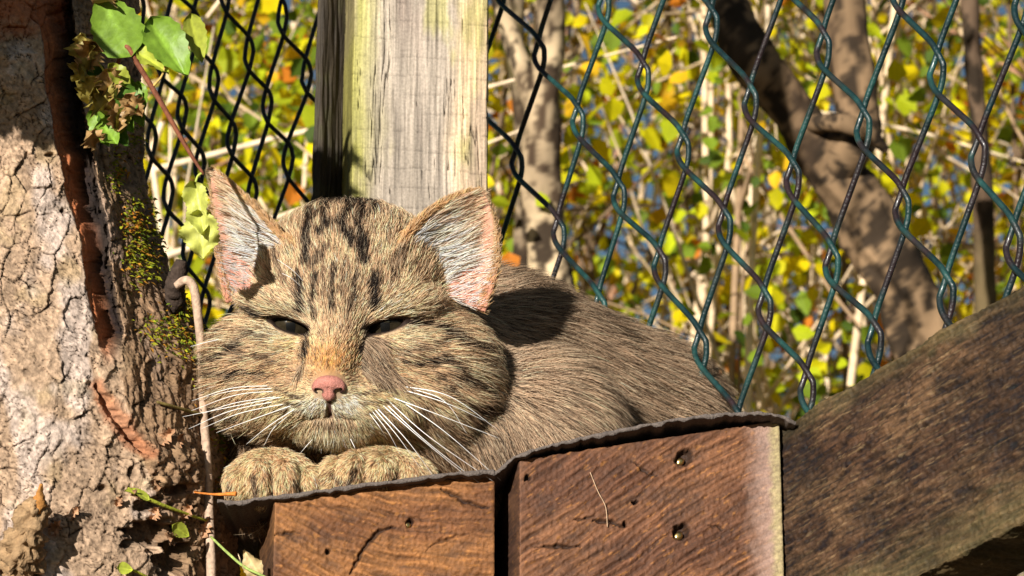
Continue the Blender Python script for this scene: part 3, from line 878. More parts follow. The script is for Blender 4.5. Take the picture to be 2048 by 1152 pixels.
# curled bark flakes and crumbs around the knot
for i_, (x, y, tx_, ty_, w_) in enumerate([(300, 900, 336, 868, 15), (330, 912, 352, 880, 12), (290, 950, 312, 922, 14), (345, 950, 372, 930, 13), (318, 990, 300, 962, 12), (362, 1000, 380, 968, 11), (280, 1000, 262, 980, 10), (352, 1046, 372, 1020, 13), (300, 1040, 318, 1016, 14), (388, 1090, 402, 1052, 12), (340, 1090, 322, 1068, 12), (238, 1010, 250, 985, 9), (150, 1030, 178, 1006, 9), (120, 1060, 142, 1030, 12), (400, 1130, 420, 1105, 12)]):
    dd = trunk_surf(x, y)
    P, F, t_, u_ = leaf_mesh((x, y, dd + 4), (tx_, ty_, trunk_surf(tx_, ty_) - 22), (0.2, -0.5, -0.85), w_, curl=-0.15, fold=0.6, wave=0.5, nl=10, nw=6, seed=300 + i_, teeth=0.35)
    c = lin([168, 128, 96]) * (1 + 0.5 * fbm(P[:, 0] / 6, P[:, 1] / 6, P[:, 2] / 6, 3, i_))[:, None]
    P2 = np.concatenate([P, P + np.array([0.5, 0.5, 3.0])])
    mk('bark_flake', E(P2), np.concatenate([F, F[:, ::-1] + len(P)]), M['bark'], tree, col=np.clip(np.concatenate([c, c]), 0.01, 0.8))
# pale wilted leaf hanging by the cat's ear
wl = empty('wilted_leaf', E((404, 520, 30))[0], 'pale yellow green wilted leaf hanging beside the cat ear', 'leaf')
frame_tube('stalk', [(402, 344, 30), (392, 352, 30), (386, 372, 28)], [3, 2.6, 2.4], lin([150, 160, 70]), M['twig'], wl, 6)
leaf('blade', (386, 362, 28), (410, 470, 20), (-0.2, 0.1, -1), 30, lin([206, 210, 108]), wl, 31, curl=-0.1, fold=0.6, wave=0.4, nl=26, nw=14)
leaf('blade', (398, 420, 18), (404, 520, 14), (-0.1, -0.3, -0.9), 44, lin([212, 214, 116]), wl, 32, curl=0.12, fold=0.3, wave=0.42, nl=26, nw=14)

# dry upright stem in front of the trunk edge
stem_xy = [(322, 572, 250), (344, 560, 246), (360, 576, 244), (370, 640, 240), (377, 720, 236), (380, 800, 230), (389, 890, 220), (398, 980, 180), (403, 1060, 150), (410, 1170, 120)]
stem_pts = [(x, y, min(d_, trunk_surf(x, y) - 16)) for x, y, d_ in stem_xy] + [(420, 1500, 20), (430, 4200, -850), (434, 8800, -2450)]
frame_tube('dry_stem', stem_pts,
           [8, 9.5, 9.5, 9, 8.5, 9, 9.5, 9.5, 10, 10, 12, 15, 18], lin([188, 160, 136]) * 0.9, M['twig'], None, 10, 0.12, 81, label='thin pale dry stem standing upright in front of the trunk edge', cat='stem')
frame_tube('twig', [(302, 808, trunk_surf(302, 808) - 6), (330, 818, trunk_surf(330, 818) - 12), (378, 838, min(225, trunk_surf(378, 838) - 14))], [3, 3.5, 4.5], lin([120, 104, 56]), M['twig'], tree, 6, 0.2, 82)
frame_tube('pine_needle', [(360, 992, 130), (420, 993, 60), (470, 989, 20)], [1.6, 2.4, 5], lin([206, 122, 52]), M['twig'], None, 6, 0.1, 83, label='short orange needle lying across the stem onto the felt', cat='needle')
sp_ = empty('seedling', E((385, 1010, 0))[0], 'small yellow green seedling leaves sprouting from the trunk base', 'plant')
dq = trunk_surf(330, 1000)
frame_tube('stem', [(258, 976, trunk_surf(258, 976) - 14), (300, 1000, trunk_surf(300, 1000) - 22), (345, 1024, trunk_surf(345, 1024) - 20), (398, 1052, 135)], [3.5, 4, 3.2, 2.5], lin([176, 180, 60]), M['twig'], sp_, 6)
leaf('leaf', (276, 984, trunk_surf(276, 984) - 20), (256, 976, trunk_surf(256, 976) - 26), (0.1, -0.7, -0.7), 9, LY, sp_, 41)
leaf('leaf', (298, 1000, trunk_surf(298, 1000) - 26), (270, 972, trunk_surf(270, 972) - 34), (0.1, -0.6, -0.8), 10, LY * 1.1, sp_, 42)
leaf('leaf', (340, 1052, trunk_surf(345, 1052) - 34), (372, 1078, trunk_surf(372, 1078) - 38), (0.1, -0.2, -1), 17, LY * 1.15, sp_, 43, curl=0.1)
leaf('leaf', (246, 1126, trunk_surf(246, 1126) - 30), (276, 1132, trunk_surf(270, 1126) - 34), (0.1, -0.3, -0.9), 14, LY * 1.15, sp_, 44, curl=0.1)
frame_tube('stem', [(268, 1130, trunk_surf(268, 1130) - 26), (300, 1152, trunk_surf(300, 1152) - 10), (330, 1180, trunk_surf(330, 1180))], [2.5, 3, 3], lin([186, 190, 60]), M['twig'], sp_, 6)
frame_tube('grass_blade', [(408, 1085, 130), (450, 1112, 60), (490, 1135, 4), (540, 1160, -4), (600, 1210, 0)], [2.5, 3, 3, 3, 3], lin([150, 168, 90]), M['twig'], None, 6, label='single green grass blade crossing below the shelf beam', cat='grass blade')
leaf('dead_leaf', (520, 1156, 10), (486, 1102, 4), (-0.3, -0.1, -1), 22, lin([214, 190, 140]), None, 46, curl=0.15, fold=0.3, wave=0.25, label='pale tan dead leaf caught at the foot of the shelf beam', cat='leaf')

# leafy bough of the same tree overhead (out of the picture, shades the top of the trunk)
bo = Bag(); br = np.random.default_rng(77)
cen = np.array([70, 70, 170]) - LF / np.linalg.norm(LF) * 900
V_, F_ = tube(E(catmull(np.array([(-330, -700, trunk_cd(-700) - 150), (-360, -700, 100), cen + [-60, -30, 0], cen + [120, -60, 40]]), 8)), np.linspace(0.012, 0.003, 25), 8)
mk('bough', V_, F_, M['branch'], tree, col=np.tile(lin([120, 95, 70]), (len(V_), 1)))
for _ in range(1000):
    b0 = cen + np.array([br.uniform(-230, 120), br.uniform(-330, 85), br.uniform(-130, 130)])
    tp = b0 + np.array([br.normal(0, 35), br.uniform(10, 70), br.normal(0, 35)])
    P, F, t_, u_ = leaf_mesh(b0, tp, br.normal(0, 1, 3), 30, nl=6, nw=4, seed=int(br.integers(999)))
    bo.add(E(P), F, LG * br.uniform(0.7, 1.2))
bo.make('foliage', M['bough_leaf'], tree, kind='stuff')

#@@BACK
# ------------------------------------------------------------------ thicket behind the fence
pr = np.random.default_rng(2024)
LC = [lin([222, 214, 24]), lin([240, 216, 20]), lin([192, 204, 34]), lin([132, 156, 44]), lin([238, 190, 36]), lin([216, 130, 40]), lin([84, 108, 36])]


LCA = np.array(LC)


def far_leaves(bag, c, n, spread, size, wts):
    b0 = np.asarray(c, float) + pr.normal(0, spread, (n, 3))
    d_ = nrm(pr.normal(0, 1, (n, 3)) + np.array([0, 0, -0.3])); s_ = nrm(np.cross(d_, pr.normal(0, 1, (n, 3)))); n_ = np.cross(d_, s_)
    l_ = size * pr.uniform(0.6, 1.3, (n, 1)); w_ = l_ * pr.uniform(0.32, 0.46, (n, 1))
    q_ = np.stack([b0, b0 + d_ * l_ * 0.28 + s_ * w_ + n_ * w_ * 0.3, b0 + d_ * l_ * 0.66 + s_ * w_ * 0.78 + n_ * w_ * 0.2, b0 + d_ * l_, b0 + d_ * l_ * 0.66 - s_ * w_ * 0.78 + n_ * w_ * 0.2, b0 + d_ * l_ * 0.28 - s_ * w_ + n_ * w_ * 0.3], 1)
    col_ = LCA[pr.choice(7, n, p=wts)] * pr.uniform(0.65, 1.15, (n, 1))
    i6 = np.arange(n)[:, None] * 6
    bag.add(q_.reshape(-1, 3), np.concatenate([i6 + np.array([[0, 1, 2, 3]]), i6 + np.array([[0, 3, 4, 5]])]), np.repeat(col_, 6, axis=0))


def rand_stem(base, top, r0_, r1_, wob, n=9):
    t_ = np.linspace(0, 1, n)[:, None]
    P = np.asarray(base) + (np.asarray(top) - np.asarray(base)) * t_
    P = P + np.cumsum(pr.normal(0, wob, (n, 3)) * np.array([1, 1, 0.3]), 0) * np.minimum(1, t_ * 3)
    return P, np.linspace(r0_, r1_, n)


TW = [lin([212, 186, 152]), lin([190, 164, 130]), lin([226, 202, 170]), lin([150, 124, 96]), lin([112, 92, 72]), lin([170, 128, 100])]


def shrub(X, Y, nst, height, nleaf, wts, leafy, label, group):
    root = empty('shrub', (X, Y, 0), label, 'shrub', group)
    sb, lb = Bag(), Bag()
    for _ in range(int(nst * 0.8)):
        bx, by = X + pr.normal(0, 0.12), Y + pr.normal(0, 0.12)
        hgt = height * pr.uniform(0.75, 1.1)
        tp = (bx + pr.normal(0, 0.34), by + pr.normal(0, 0.30), hgt)
        P, R_ = rand_stem((bx, by, 0), tp, pr.uniform(0.006, 0.0115), 0.0025, 0.035)
        V, F = tube(P, R_, 5, cap=False); cst = TW[pr.choice(6, p=[.26, .22, .2, .14, .10, .08])]
        sb.add(V, F, cst)
        for _k in range(20):
            f = pr.uniform(0.42, 0.98); i_ = int(f * 8); a_ = P[i_] + (P[min(i_ + 1, 8)] - P[i_]) * (f * 8 - i_)
            ln = pr.uniform(0.2, 0.75)
            dv = nrm(np.array([pr.normal(0, 0.7), pr.normal(0, 0.7), pr.uniform(0.2, 1.5)]))
            if pr.random() < 0.4: dv = nrm(pr.normal(0, 1, 3) + np.array([0, 0, -0.2]))
            Q, R2 = rand_stem(a_, a_ + dv * ln, pr.uniform(0.0022, 0.0045), 0.0012, 0.012, 5)
            V, F = tube(Q, R2, 4, cap=False); sb.add(V, F, cst * pr.uniform(0.75, 1.15))
            if pr.random() < leafy:
                far_leaves(lb, Q[pr.integers(2, 5)], nleaf * 7, 0.09, 0.029, wts)
    sb.make('branches', M['branch'], root, kind='stuff')
    if lb.n: lb.make('foliage', M['far_leaf'], root, smooth=False, kind='stuff')
    return root


wy_ = [.26, .22, .20, .10, .10, .06, .06]; wg_ = [.24, .10, .24, .24, .05, .03, .10]; wo_ = [.22, .26, .10, .06, .22, .12, .02]
GR = 'bare stemmed shrubs behind the fence'
n_s = 0
for (X, Y, ns_, hg, nl_, w_, lf, lab) in [(a_, b_, c_, d_, e_, f_, g_ * (1.0 if a_ < 0 else 0.78), h_) for a_, b_, c_, d_, e_, f_, g_, h_ in [
        (-0.95, 3.6, 12, 4.2, 9, wy_, 0.55, 'leafy yellow green shrub showing between trunk and post'),
        (-0.62, 4.3, 14, 4.6, 9, wy_, 0.55, 'yellow green shrub seen through the black mesh'),
        (-0.40, 3.4, 10, 4.0, 8, wg_, 0.50, 'green shrub just behind the grey post'),
        (-0.15, 4.6, 14, 4.9, 7, wy_, 0.35, 'twiggy shrub hidden mostly behind the post'),
        (0.10, 3.7, 14, 4.3, 7, wg_, 0.30, 'pale stemmed shrub at the post edge by the green mesh'),
        (0.32, 4.8, 16, 5.1, 7, wo_, 0.30, 'pale stemmed shrub with yellow leaves behind the cat back'),
        (0.50, 3.9, 14, 4.4, 7, wy_, 0.26, 'thin twiggy shrub between pale trunk and leaning trunk'),
        (0.72, 5.0, 16, 5.2, 7, wo_, 0.34, 'tall twiggy shrub behind the leaning trunk'),
        (0.86, 3.6, 12, 4.1, 7, wg_, 0.28, 'twiggy shrub rising above the sloping rail'),
        (1.10, 4.4, 14, 4.7, 7, wo_, 0.34, 'yellow leaved shrub beyond the sloping rail'),
        (1.40, 4.0, 12, 4.5, 7, wg_, 0.3, 'green shrub at the far end of the sloping rail'),
        (-1.35, 4.2, 12, 4.5, 9, wy_, 0.5, 'yellow green shrub behind the big trunk')]]:
    shrub(X, Y, ns_, hg, nl_, w_, lf, lab, GR)

# distant mass of autumn leaves and twigs
fb = Bag(); fs = Bag()
for _ in range(370):
    X = pr.uniform(-3.2, 3.4); Y = pr.uniform(6.0, 8.5)
    if pr.random() < 0.55 + 0.25 * (X < -0.2):
        far_leaves(fb, (X, Y, pr.uniform(2.2, 5.6)), 110, 0.22, 0.046, wy_ if pr.random() < .6 else wo_)
for _ in range(95):
    X = pr.uniform(-3.0, 3.2); Y = pr.uniform(5.6, 8.2)
    P, R_ = rand_stem((X, Y, 0), (X + pr.normal(0, 0.5), Y + pr.normal(0, .4), pr.uniform(4.6, 6.6)), pr.uniform(0.012, 0.03), 0.006, 0.06)
    V, F = tube(P, R_, 5, cap=False); fs.add(V, F, TW[pr.choice(6)])
tw = mk('thicket', np.concatenate(fs.V), np.concatenate(fs.F), M['branch'], None, col=np.concatenate(fs.C), kind='stuff', label='distant tangle of pale stems with yellow autumn leaves', cat='thicket')
fb.make('foliage', M['far_leaf'], tw, smooth=False, kind='stuff')


# trees behind the fence
def far_tree(label, pxs, depth, rads, colr, branches, seed):
    pts = [A(x, y, depth + dz) for x, y, dz in pxs]
    low = pts[-1]
    pts = pts + [np.array([low[0] + 0.03, low[1], low[2] * 0.5]), np.array([low[0] + 0.05, low[1] + 0.02, -0.1])]
    rads = list(rads) + [rads[-1] * 1.15, rads[-1] * 1.4]
    root = empty('slender_tree', (pts[-1][0], pts[-1][1], 0), label, 'tree', 'trees behind the fence')
    P = catmull(np.array(pts), 40); R_ = np.interp(np.linspace(0, 1, len(P)), np.linspace(0, 1, len(rads)), rads)

    def add(nm, P, R_, n=26):
        V, F = tube(P, R_, n)
        cen_ = np.repeat(np.concatenate([P[:1], P, P[-1:]]), n, axis=0)
        V = cen_ + (V - cen_) * (1 + 0.3 * fbm(V[:, 0] * 40, V[:, 1] * 40, V[:, 2] * 16, 4, seed))[:, None]
        pm = sstep(-0.14, 0.16, fbm(V[:, 0] * 95, V[:, 1] * 95, V[:, 2] * 50, 4, seed + 3)); c = lin([52, 42, 32]) + (colr * 1.15 - lin([52, 42, 32])) * pm[:, None]
        g = sstep(0.1, 0.5, fbm(V[:, 0] * 9, V[:, 1] * 9, V[:, 2] * 6, 3, seed + 4)); c = c + (lin([100, 90, 56]) - c) * (g * 0.7)[:, None]
        d2_ = sstep(-0.05, 0.2, fbm(V[:, 0] * 16, V[:, 1] * 16, V[:, 2] * 9, 4, seed + 6)); c = c + (lin([84, 66, 50]) - c) * (d2_ * 0.45)[:, None]
        mk(nm, V, F, M['far_bark'], root, col=np.clip(c, 0.01, 0.7))
    add('trunk', P, R_)
    for bp, br_ in branches:
        Q = catmull(np.array([A(x, y, depth + dz) for x, y, dz in bp]), 30)
        add('limb', Q, np.interp(np.linspace(0, 1, len(Q)), np.linspace(0, 1, len(br_)), br_), 20)
    # its own sparse crown higher up
    cb = Bag(); top = pts[0]
    for _ in range(26):
        far_leaves(cb, top + np.array([pr.normal(0, 0.35), pr.normal(0, 0.3), pr.uniform(0.0, 0.9)]), 9, 0.10, 0.028, wo_)
    V, F = tube(np.array([top, top + [0.02, 0, 0.5], top + [0.08, 0.05, 1.0]]), [rads[0], rads[0] * 0.7, 0.004], 6); cb.add(V, F, colr)
    cb.make('crown', M['far_leaf'], root, smooth=False, kind='stuff')


far_tree('brown mottled tree trunk leaning and forking behind the green mesh',
         [(1400, -120, 0.1), (1450, 0, 0.05), (1505, 110, 0.0), (1585, 225, 0.0), (1660, 330, 0.0), (1725, 430, 0.0), (1790, 540, 0.0), (1835, 650, 0), (1870, 800, 0), (1890, 1100, 0)], 2.75,
         [0.018, 0.020, 0.023, 0.023, 0.026, 0.030, 0.031, 0.030, 0.030, 0.032], lin([126, 102, 76]),
         [([(1668, 360, 0.0), (1700, 300, -0.02), (1718, 250, 0), (1705, 150, 0.0), (1690, 0, 0.02), (1680, -150, 0.05)], [0.020, 0.021, 0.021, 0.020, 0.020, 0.018]),
          ([(1610, 250, -0.01), (1670, 245, -0.05), (1730, 262, -0.06), (1772, 300, -0.05)], [0.008, 0.010, 0.009, 0.004])], 601)
far_tree('pale straight tree trunk behind the cat back', [(1100, -100, 0), (1098, 60, 0), (1085, 220, 0), (1082, 380, 0), (1100, 520, 0), (1118, 640, 0), (1130, 900, 0)], 3.1, [0.016, 0.018, 0.019, 0.022, 0.022, 0.021, 0.022], lin([178, 156, 124]), [([(1086, 300, 0), (1060, 180, 0.05), (1010, 40, 0.1), (985, -80, 0.1)], [0.012, 0.012, 0.011, 0.010])], 602)
far_tree('thin dark tree trunk beyond the sloping rail', [(1935, -100, 0), (1945, 100, 0), (1962, 300, 0), (1968, 500, 0), (1975, 700, 0), (1985, 1000, 0)], 3.3, [0.010, 0.011, 0.011, 0.012, 0.013, 0.014], lin([92, 74, 58]), [], 603)
far_tree('slim grey tree trunk standing close to the post', [(1040, -80, 0), (1030, 80, 0), (1048, 240, 0), (1052, 420, 0), (1040, 600, 0), (1035, 900, 0)], 3.6, [0.011, 0.012, 0.012, 0.013, 0.013, 0.014], lin([120, 104, 84]), [], 604)
#@@CAT
# ------------------------------------------------------------------ the cat: one implicit surface, meshed
KC = 1.033


def EC(p):
    p = np.atleast_2d(np.asarray(p, float)).copy()
    p[:, 0] = 1024 + (p[:, 0] - 1024) * KC; p[:, 1] = 576 + (p[:, 1] - 576) * KC
    return E(p)


def rotm(ax, ay, az):
    ax, ay, az = map(math.radians, (ax, ay, az))
    return np.array(Matrix.Rotation(az, 3, 'Z') @ Matrix.Rotation(ay, 3, 'Y') @ Matrix.Rotation(ax, 3, 'X'))


def sd_ell(p, c, r, rot=None):
    q = p - np.asarray(c, p.dtype)
    if rot is not None: q = q @ rot.astype(p.dtype)
    r = np.asarray(r, p.dtype)
    k0 = np.sqrt(((q / r) ** 2).sum(-1)); k1 = np.sqrt(((q / (r * r)) ** 2).sum(-1))
    return np.where(k1 > 1e-9, k0 * (k0 - 1) / np.maximum(k1, 1e-9), -r.min())


def sd_cap(p, a, b, ra, rb):
    a = np.asarray(a, p.dtype); b = np.asarray(b, p.dtype); ab = b - a
    t_ = np.clip(((p - a) @ ab) / (ab @ ab), 0, 1)
    return np.linalg.norm(p - a - t_[..., None] * ab, axis=-1) - (ra + (rb - ra) * t_)


def smin(a, b, k):
    h_ = np.maximum(k - np.abs(a - b), 0) / k
    return np.minimum(a, b) - h_ * h_ * k * 0.25


def smax(a, b, k): return -smin(-a, -b, k)


class Ear:
    def __init__(s, base, tip, opening, W_, p_, q_, deep):
        s.B, s.T = np.array(base, float), np.array(tip, float)
        s.ax = nrm(s.T - s.B); s.L = np.linalg.norm(s.T - s.B)
        n_ = np.array(opening, float); s.n = nrm(n_ - s.ax * (n_ @ s.ax)); s.u = np.cross(s.ax, s.n)
        if s.u[0] < 0: s.u = -s.u
        s.W, s.p, s.q, s.deep = W_, p_, q_, deep

    def loc(s, P):
        q = P - s.B
        return q @ s.u, (q @ s.ax) / s.L, q @ s.n

    def width(s, v):
        vv = np.clip(v, 0, 1)
        return s.W * (1 - vv ** s.p) ** s.q + np.where(v < 0, -v * 40, 0)

    def sheet(s, u, v, w_):
        return -(s.deep * (1 - np.clip(v, -0.3, 1)) ** 0.8 + 6) * (1 - np.clip((u / np.maximum(w_, 4)) ** 2, 0, 1.6))

    def sd(s, P):
        u, v, w = s.loc(P)
        wd = s.width(v)
        d1 = np.abs(w - s.sheet(u, v, wd)) * 0.72 - 6.5
        d2 = (np.abs(u) - wd) * 0.85
        d3 = np.maximum((v - 1) * s.L, (-0.18 - v) * s.L)
        return smax(smax(d1, d2, 8), d3, 8)


N = 60.0     # depth of the nose tip
earL = Ear((512, 534, N + 168), (416, 332, N + 182), (-0.30, 0.10, -0.94), 92, 1.1, 0.85, 44)
earR = Ear((884, 548, N + 170), (964, 378, N + 184), (0.24, 0.12, -0.95), 112, 2.1, 0.80, 46)

HEAD = [('e', (692, 600, N + 245), (182, 178, 165), None, 0), ('e', (692, 512, N + 262), (166, 100, 125), None, 60), ('e', (524, 740, N + 220), (116, 120, 118), None, 55), ('e', (856, 744, N + 226), (126, 126, 122), None, 55),
        ('e', (680, 796, N + 205), (185, 80, 120), None, 60), ('c', (680, 600, N + 118), (664, 752, N + 52), 52, 36, 40), ('e', (664, 770, N + 56), (34, 26, 34), None, 24),
        ('e', (604, 802, N + 98), (84, 38, 54), rotm(0, 0, -6), 46), ('e', (726, 802, N + 98), (86, 39, 54), rotm(0, 0, 6), 46),
        ('e', (664, 850, N + 126), (66, 31, 50), None, 36),
        ('e', (572, 612, N + 138), (78, 30, 44), rotm(0, 0, 10), 34), ('e', (784, 610, N + 140), (80, 30, 44), rotm(0, 0, -10), 34),
        ('e', (568, 700, N + 138), (78, 34, 44), rotm(0, 0, 6), 30), ('e', (790, 700, N + 140), (80, 34, 44), rotm(0, 0, -6), 30)]
BODY = [('e', (800, 860, N + 420), (320, 195, 230), None, 40), ('e', (985, 812, N + 660), (245, 262, 240), None, 60), ('e', (1075, 910, N + 380), (165, 190, 190), None, 70),
        ('e', (1110, 880, N + 745), (215, 235, 210), None, 110), ('e', (1220, 930, N + 800), (220, 225, 210), None, 130), ('e', (1330, 980, N + 880), (170, 235, 190), None, 120), ('e', (545, 930, N + 380), (105, 130, 150), None, 50),
        ('c', (560, 1010, N + 360), (548, 990, N + 150), 62, 52, 40), ('c', (860, 985, N + 380), (790, 975, N + 170), 66, 54, 40), ('c', (690, 720, N + 260), (890, 800, N + 560), 180, 200, 60)]
PAWL = [('e', (545, 956, N + 100), (86, 58, 80), None, 30), ('e', (484, 966, N + 66), (28, 40, 44), rotm(0, 0, -10), 12), ('e', (530, 958, N + 36), (24, 48, 46), None, 7),
        ('e', (576, 960, N + 38), (26, 48, 46), None, 7), ('e', (620, 968, N + 62), (24, 40, 42), rotm(0, 0, 8), 7)]
PAWR = [('e', (764, 952, N + 132), (108, 54, 84), rotm(0, 0, 4), 30), ('e', (664, 954, N + 76), (27, 42, 44), rotm(0, 0, 16), 10), ('e', (704, 946, N + 56), (28, 48, 46), rotm(0, 0, 16), 7),
        ('e', (754, 950, N + 70), (36, 46, 48), rotm(0, 0, 20), 7), ('e', (812, 960, N + 100), (40, 38, 46), rotm(0, 0, 26), 7)]


def prim_sd(p, q):
    if q[0] == 'e': return sd_ell(p, q[1], q[2], q[3])
    return sd_cap(p, q[1], q[2], q[3], q[4])


def prim_box(q):
    if q[0] == 'e':
        r_ = max(q[2]); c = np.array(q[1]); return c - r_, c + r_
    a_, b_ = np.array(q[1]), np.array(q[2]); r_ = max(q[3], q[4]); return np.minimum(a_, b_) - r_, np.maximum(a_, b_) + r_


lo = np.array([350., 300., 40.]); hi = np.array([1540., 1150., 1170.]); HS = 5.0
dims = ((hi - lo) / HS).astype(int) + 1
field = np.full(dims, 60.0, np.float32)
axs = [lo[i] + HS * np.arange(dims[i]) for i in range(3)]


def apply(box, fn, k, sub=False):
    a_, b_ = box
    i0 = np.maximum(((a_ - k - 20 - lo) / HS).astype(int), 0); i1 = np.minimum(((b_ + k + 20 - lo) / HS).astype(int) + 2, dims)
    sl = tuple(slice(i0[i], i1[i]) for i in range(3))
    g = np.stack(np.meshgrid(*[axs[i][sl[i]] for i in range(3)], indexing='ij'), -1).astype(np.float32)
    dv = fn(g).astype(np.float32)
    field[sl] = smax(field[sl], -dv, k) if sub else smin(field[sl], dv, max(k, 1.0))


for q in BODY + PAWL + PAWR + HEAD:
    apply(prim_box(q), lambda g, q=q: prim_sd(g, q), q[-1])
for er in (earL, earR):
    bb = np.stack([er.B - er.ax * 60, er.T]); apply((bb.min(0) - 110, bb.max(0) + 110), lambda g, er=er: er.sd(g.astype(float)), 18)
    # hollow at the foot of the ear
    hc = er.B + er.ax * er.L * 0.12 + er.n * 22
    apply((hc - 80, hc + 80), lambda g, hc=hc, er=er: sd_ell(g, hc, (er.W * 0.42, 34, 40), np.stack([er.u, er.ax, er.n], 1)), 14, True)


for a3, b3 in (((519, 930, N + 14), (522, 1010, N + 2)), ((553, 925, N + 10), (556, 1010, N - 6)), ((600, 945, N + 34), (606, 1010, N + 26)), ((716, 925, N + 34), (694, 985, N + 24)), ((680, 938, N + 50), (672, 990, N + 44)), ((800, 938, N + 58), (772, 985, N + 46))):
    a3, b3 = np.array(a3, float), np.array(b3, float)
    apply((np.minimum(a3, b3) - 12, np.maximum(a3, b3) + 12), lambda g, a3=a3, b3=b3: sd_cap(g, a3, b3, 7.0, 8.0), 8, True)


def surf_d(x, y):
    i_ = int(round((x - lo[0]) / HS)); j_ = int(round((y - lo[1]) / HS))
    col_ = field[i_, j_]; k_ = np.argmax(col_ < 0)
    if col_[k_] >= 0: return 400.0
    f0, f1 = col_[k_ - 1], col_[k_]
    return float(axs[2][k_ - 1] + HS * f0 / (f0 - f1))


# eye openings, mouth and philtrum
EYES = [dict(c=(582, 652), rot=17, r=(42, 11.5), inner=(619, 668)), dict(c=(771, 652), rot=-16, r=(42, 10.5), inner=(731, 668))]
for e_ in EYES:
    e_['d'] = surf_d(*e_['c'])
    c3 = np.array([e_['c'][0], e_['c'][1], e_['d'] + 2]); R3 = rotm(0, 0, e_['rot'])
    e_['c3'], e_['R'] = c3, R3
    apply((c3 - 50, c3 + 50), lambda g, c3=c3, R3=R3, e_=e_: sd_ell(g, c3, (e_['r'][0], e_['r'][1], 46), R3), 5, True)
LIPS = [[(664, 796), (664, 828)], [(664, 828), (642, 832), (616, 834)], [(664, 828), (688, 832), (714, 834)]]
for ln_ in LIPS:
    for (x0_, y0_), (x1_, y1_) in zip(ln_[:-1], ln_[1:]):
        a3, b3 = np.array([x0_, y0_, surf_d(x0_, y0_) - 1]), np.array([x1_, y1_, surf_d(x1_, y1_) - 1])
        apply((np.minimum(a3, b3) - 10, np.maximum(a3, b3) + 10), lambda g, a3=a3, b3=b3: sd_cap(g, a3, b3, 4.6, 4.6), 5, True)


def surface_nets(f, lo_, hs):
    s_ = f < 0
    c8 = [s_[a:f.shape[0] - 1 + a, b_:f.shape[1] - 1 + b_, c:f.shape[2] - 1 + c] for a in (0, 1) for b_ in (0, 1) for c in (0, 1)]
    cnt = sum(x.astype(np.int8) for x in c8)
    act = (cnt > 0) & (cnt < 8)
    I = np.argwhere(act)
    idx = np.full(act.shape, -1, np.int32); idx[act] = np.arange(len(I))
    offs = np.array([(a, b_, c) for a in (0, 1) for b_ in (0, 1) for c in (0, 1)])
    vals = np.stack([f[I[:, 0] + o[0], I[:, 1] + o[1], I[:, 2] + o[2]] for o in offs], 1).astype(float)
    acc = np.zeros((len(I), 3)); n_ = np.zeros(len(I))
    for a in range(8):
        for b_ in range(a + 1, 8):
            if np.abs(offs[a] - offs[b_]).sum() != 1: continue
            va, vb = vals[:, a], vals[:, b_]; m_ = (va < 0) != (vb < 0)
            t_ = np.where(m_, va / np.where(va == vb, 1, va - vb), 0)
            acc += np.where(m_[:, None], offs[a] + t_[:, None] * (offs[b_] - offs[a]), 0); n_ += m_
    V = lo_ + hs * (I + acc / n_[:, None])
    Fs = []
    for ax in range(3):
        u, v = (ax + 1) % 3, (ax + 2) % 3
        s0 = [slice(1, None)] * 3; s1 = [slice(1, None)] * 3
        sl0 = [slice(1, -1)] * 3; sl1 = [slice(1, -1)] * 3
        sl0[ax] = slice(0, -1); sl1[ax] = slice(1, None)
        A0, A1 = s_[tuple(sl0)], s_[tuple(sl1)]
        E_ = np.argwhere(A0 != A1)
        if not len(E_): continue
        base = E_.copy(); base[:, u] += 1; base[:, v] += 1
        def cell(du, dv):
            q = base.copy(); q[:, u] += du; q[:, v] += dv
            return idx[q[:, 0], q[:, 1], q[:, 2]]
        qd = np.stack([cell(-1, -1), cell(0, -1), cell(0, 0), cell(-1, 0)], 1)
        ins0 = A0[tuple(E_.T)]
        qd = np.where(ins0[:, None], qd, qd[:, ::-1])
        Fs.append(qd)
    return V, np.concatenate(Fs)


def trilin(f, lo_, hs, P):
    q = (P - lo_) / hs; i_ = np.clip(np.floor(q).astype(int), 0, np.array(f.shape) - 2); t_ = q - i_
    r_ = 0
    for a in (0, 1):
        for b_ in (0, 1):
            for c in (0, 1):
                w_ = (t_[:, 0] if a else 1 - t_[:, 0]) * (t_[:, 1] if b_ else 1 - t_[:, 1]) * (t_[:, 2] if c else 1 - t_[:, 2])
                r_ = r_ + w_ * f[i_[:, 0] + a, i_[:, 1] + b_, i_[:, 2] + c]
    return r_


def grad(f, lo_, hs, P, e=3.0):
    return nrm(np.stack([trilin(f, lo_, hs, P + np.eye(3)[i] * e) - trilin(f, lo_, hs, P - np.eye(3)[i] * e) for i in range(3)], 1))


CV, CF = surface_nets(field, lo, HS)
# light smoothing of the mesh
ed = np.concatenate([CF[:, [0, 1]], CF[:, [1, 2]], CF[:, [2, 3]], CF[:, [3, 0]]])
for _ in range(2):
    acc = np.zeros_like(CV); n_ = np.zeros(len(CV))
    for a_, b_ in ((0, 1), (1, 0)):
        for k_ in range(3): acc[:, k_] += np.bincount(ed[:, a_], CV[ed[:, b_], k_], len(CV))
        n_ += np.bincount(ed[:, a_], minlength=len(CV))
    CV = CV * 0.5 + 0.5 * acc / n_[:, None]

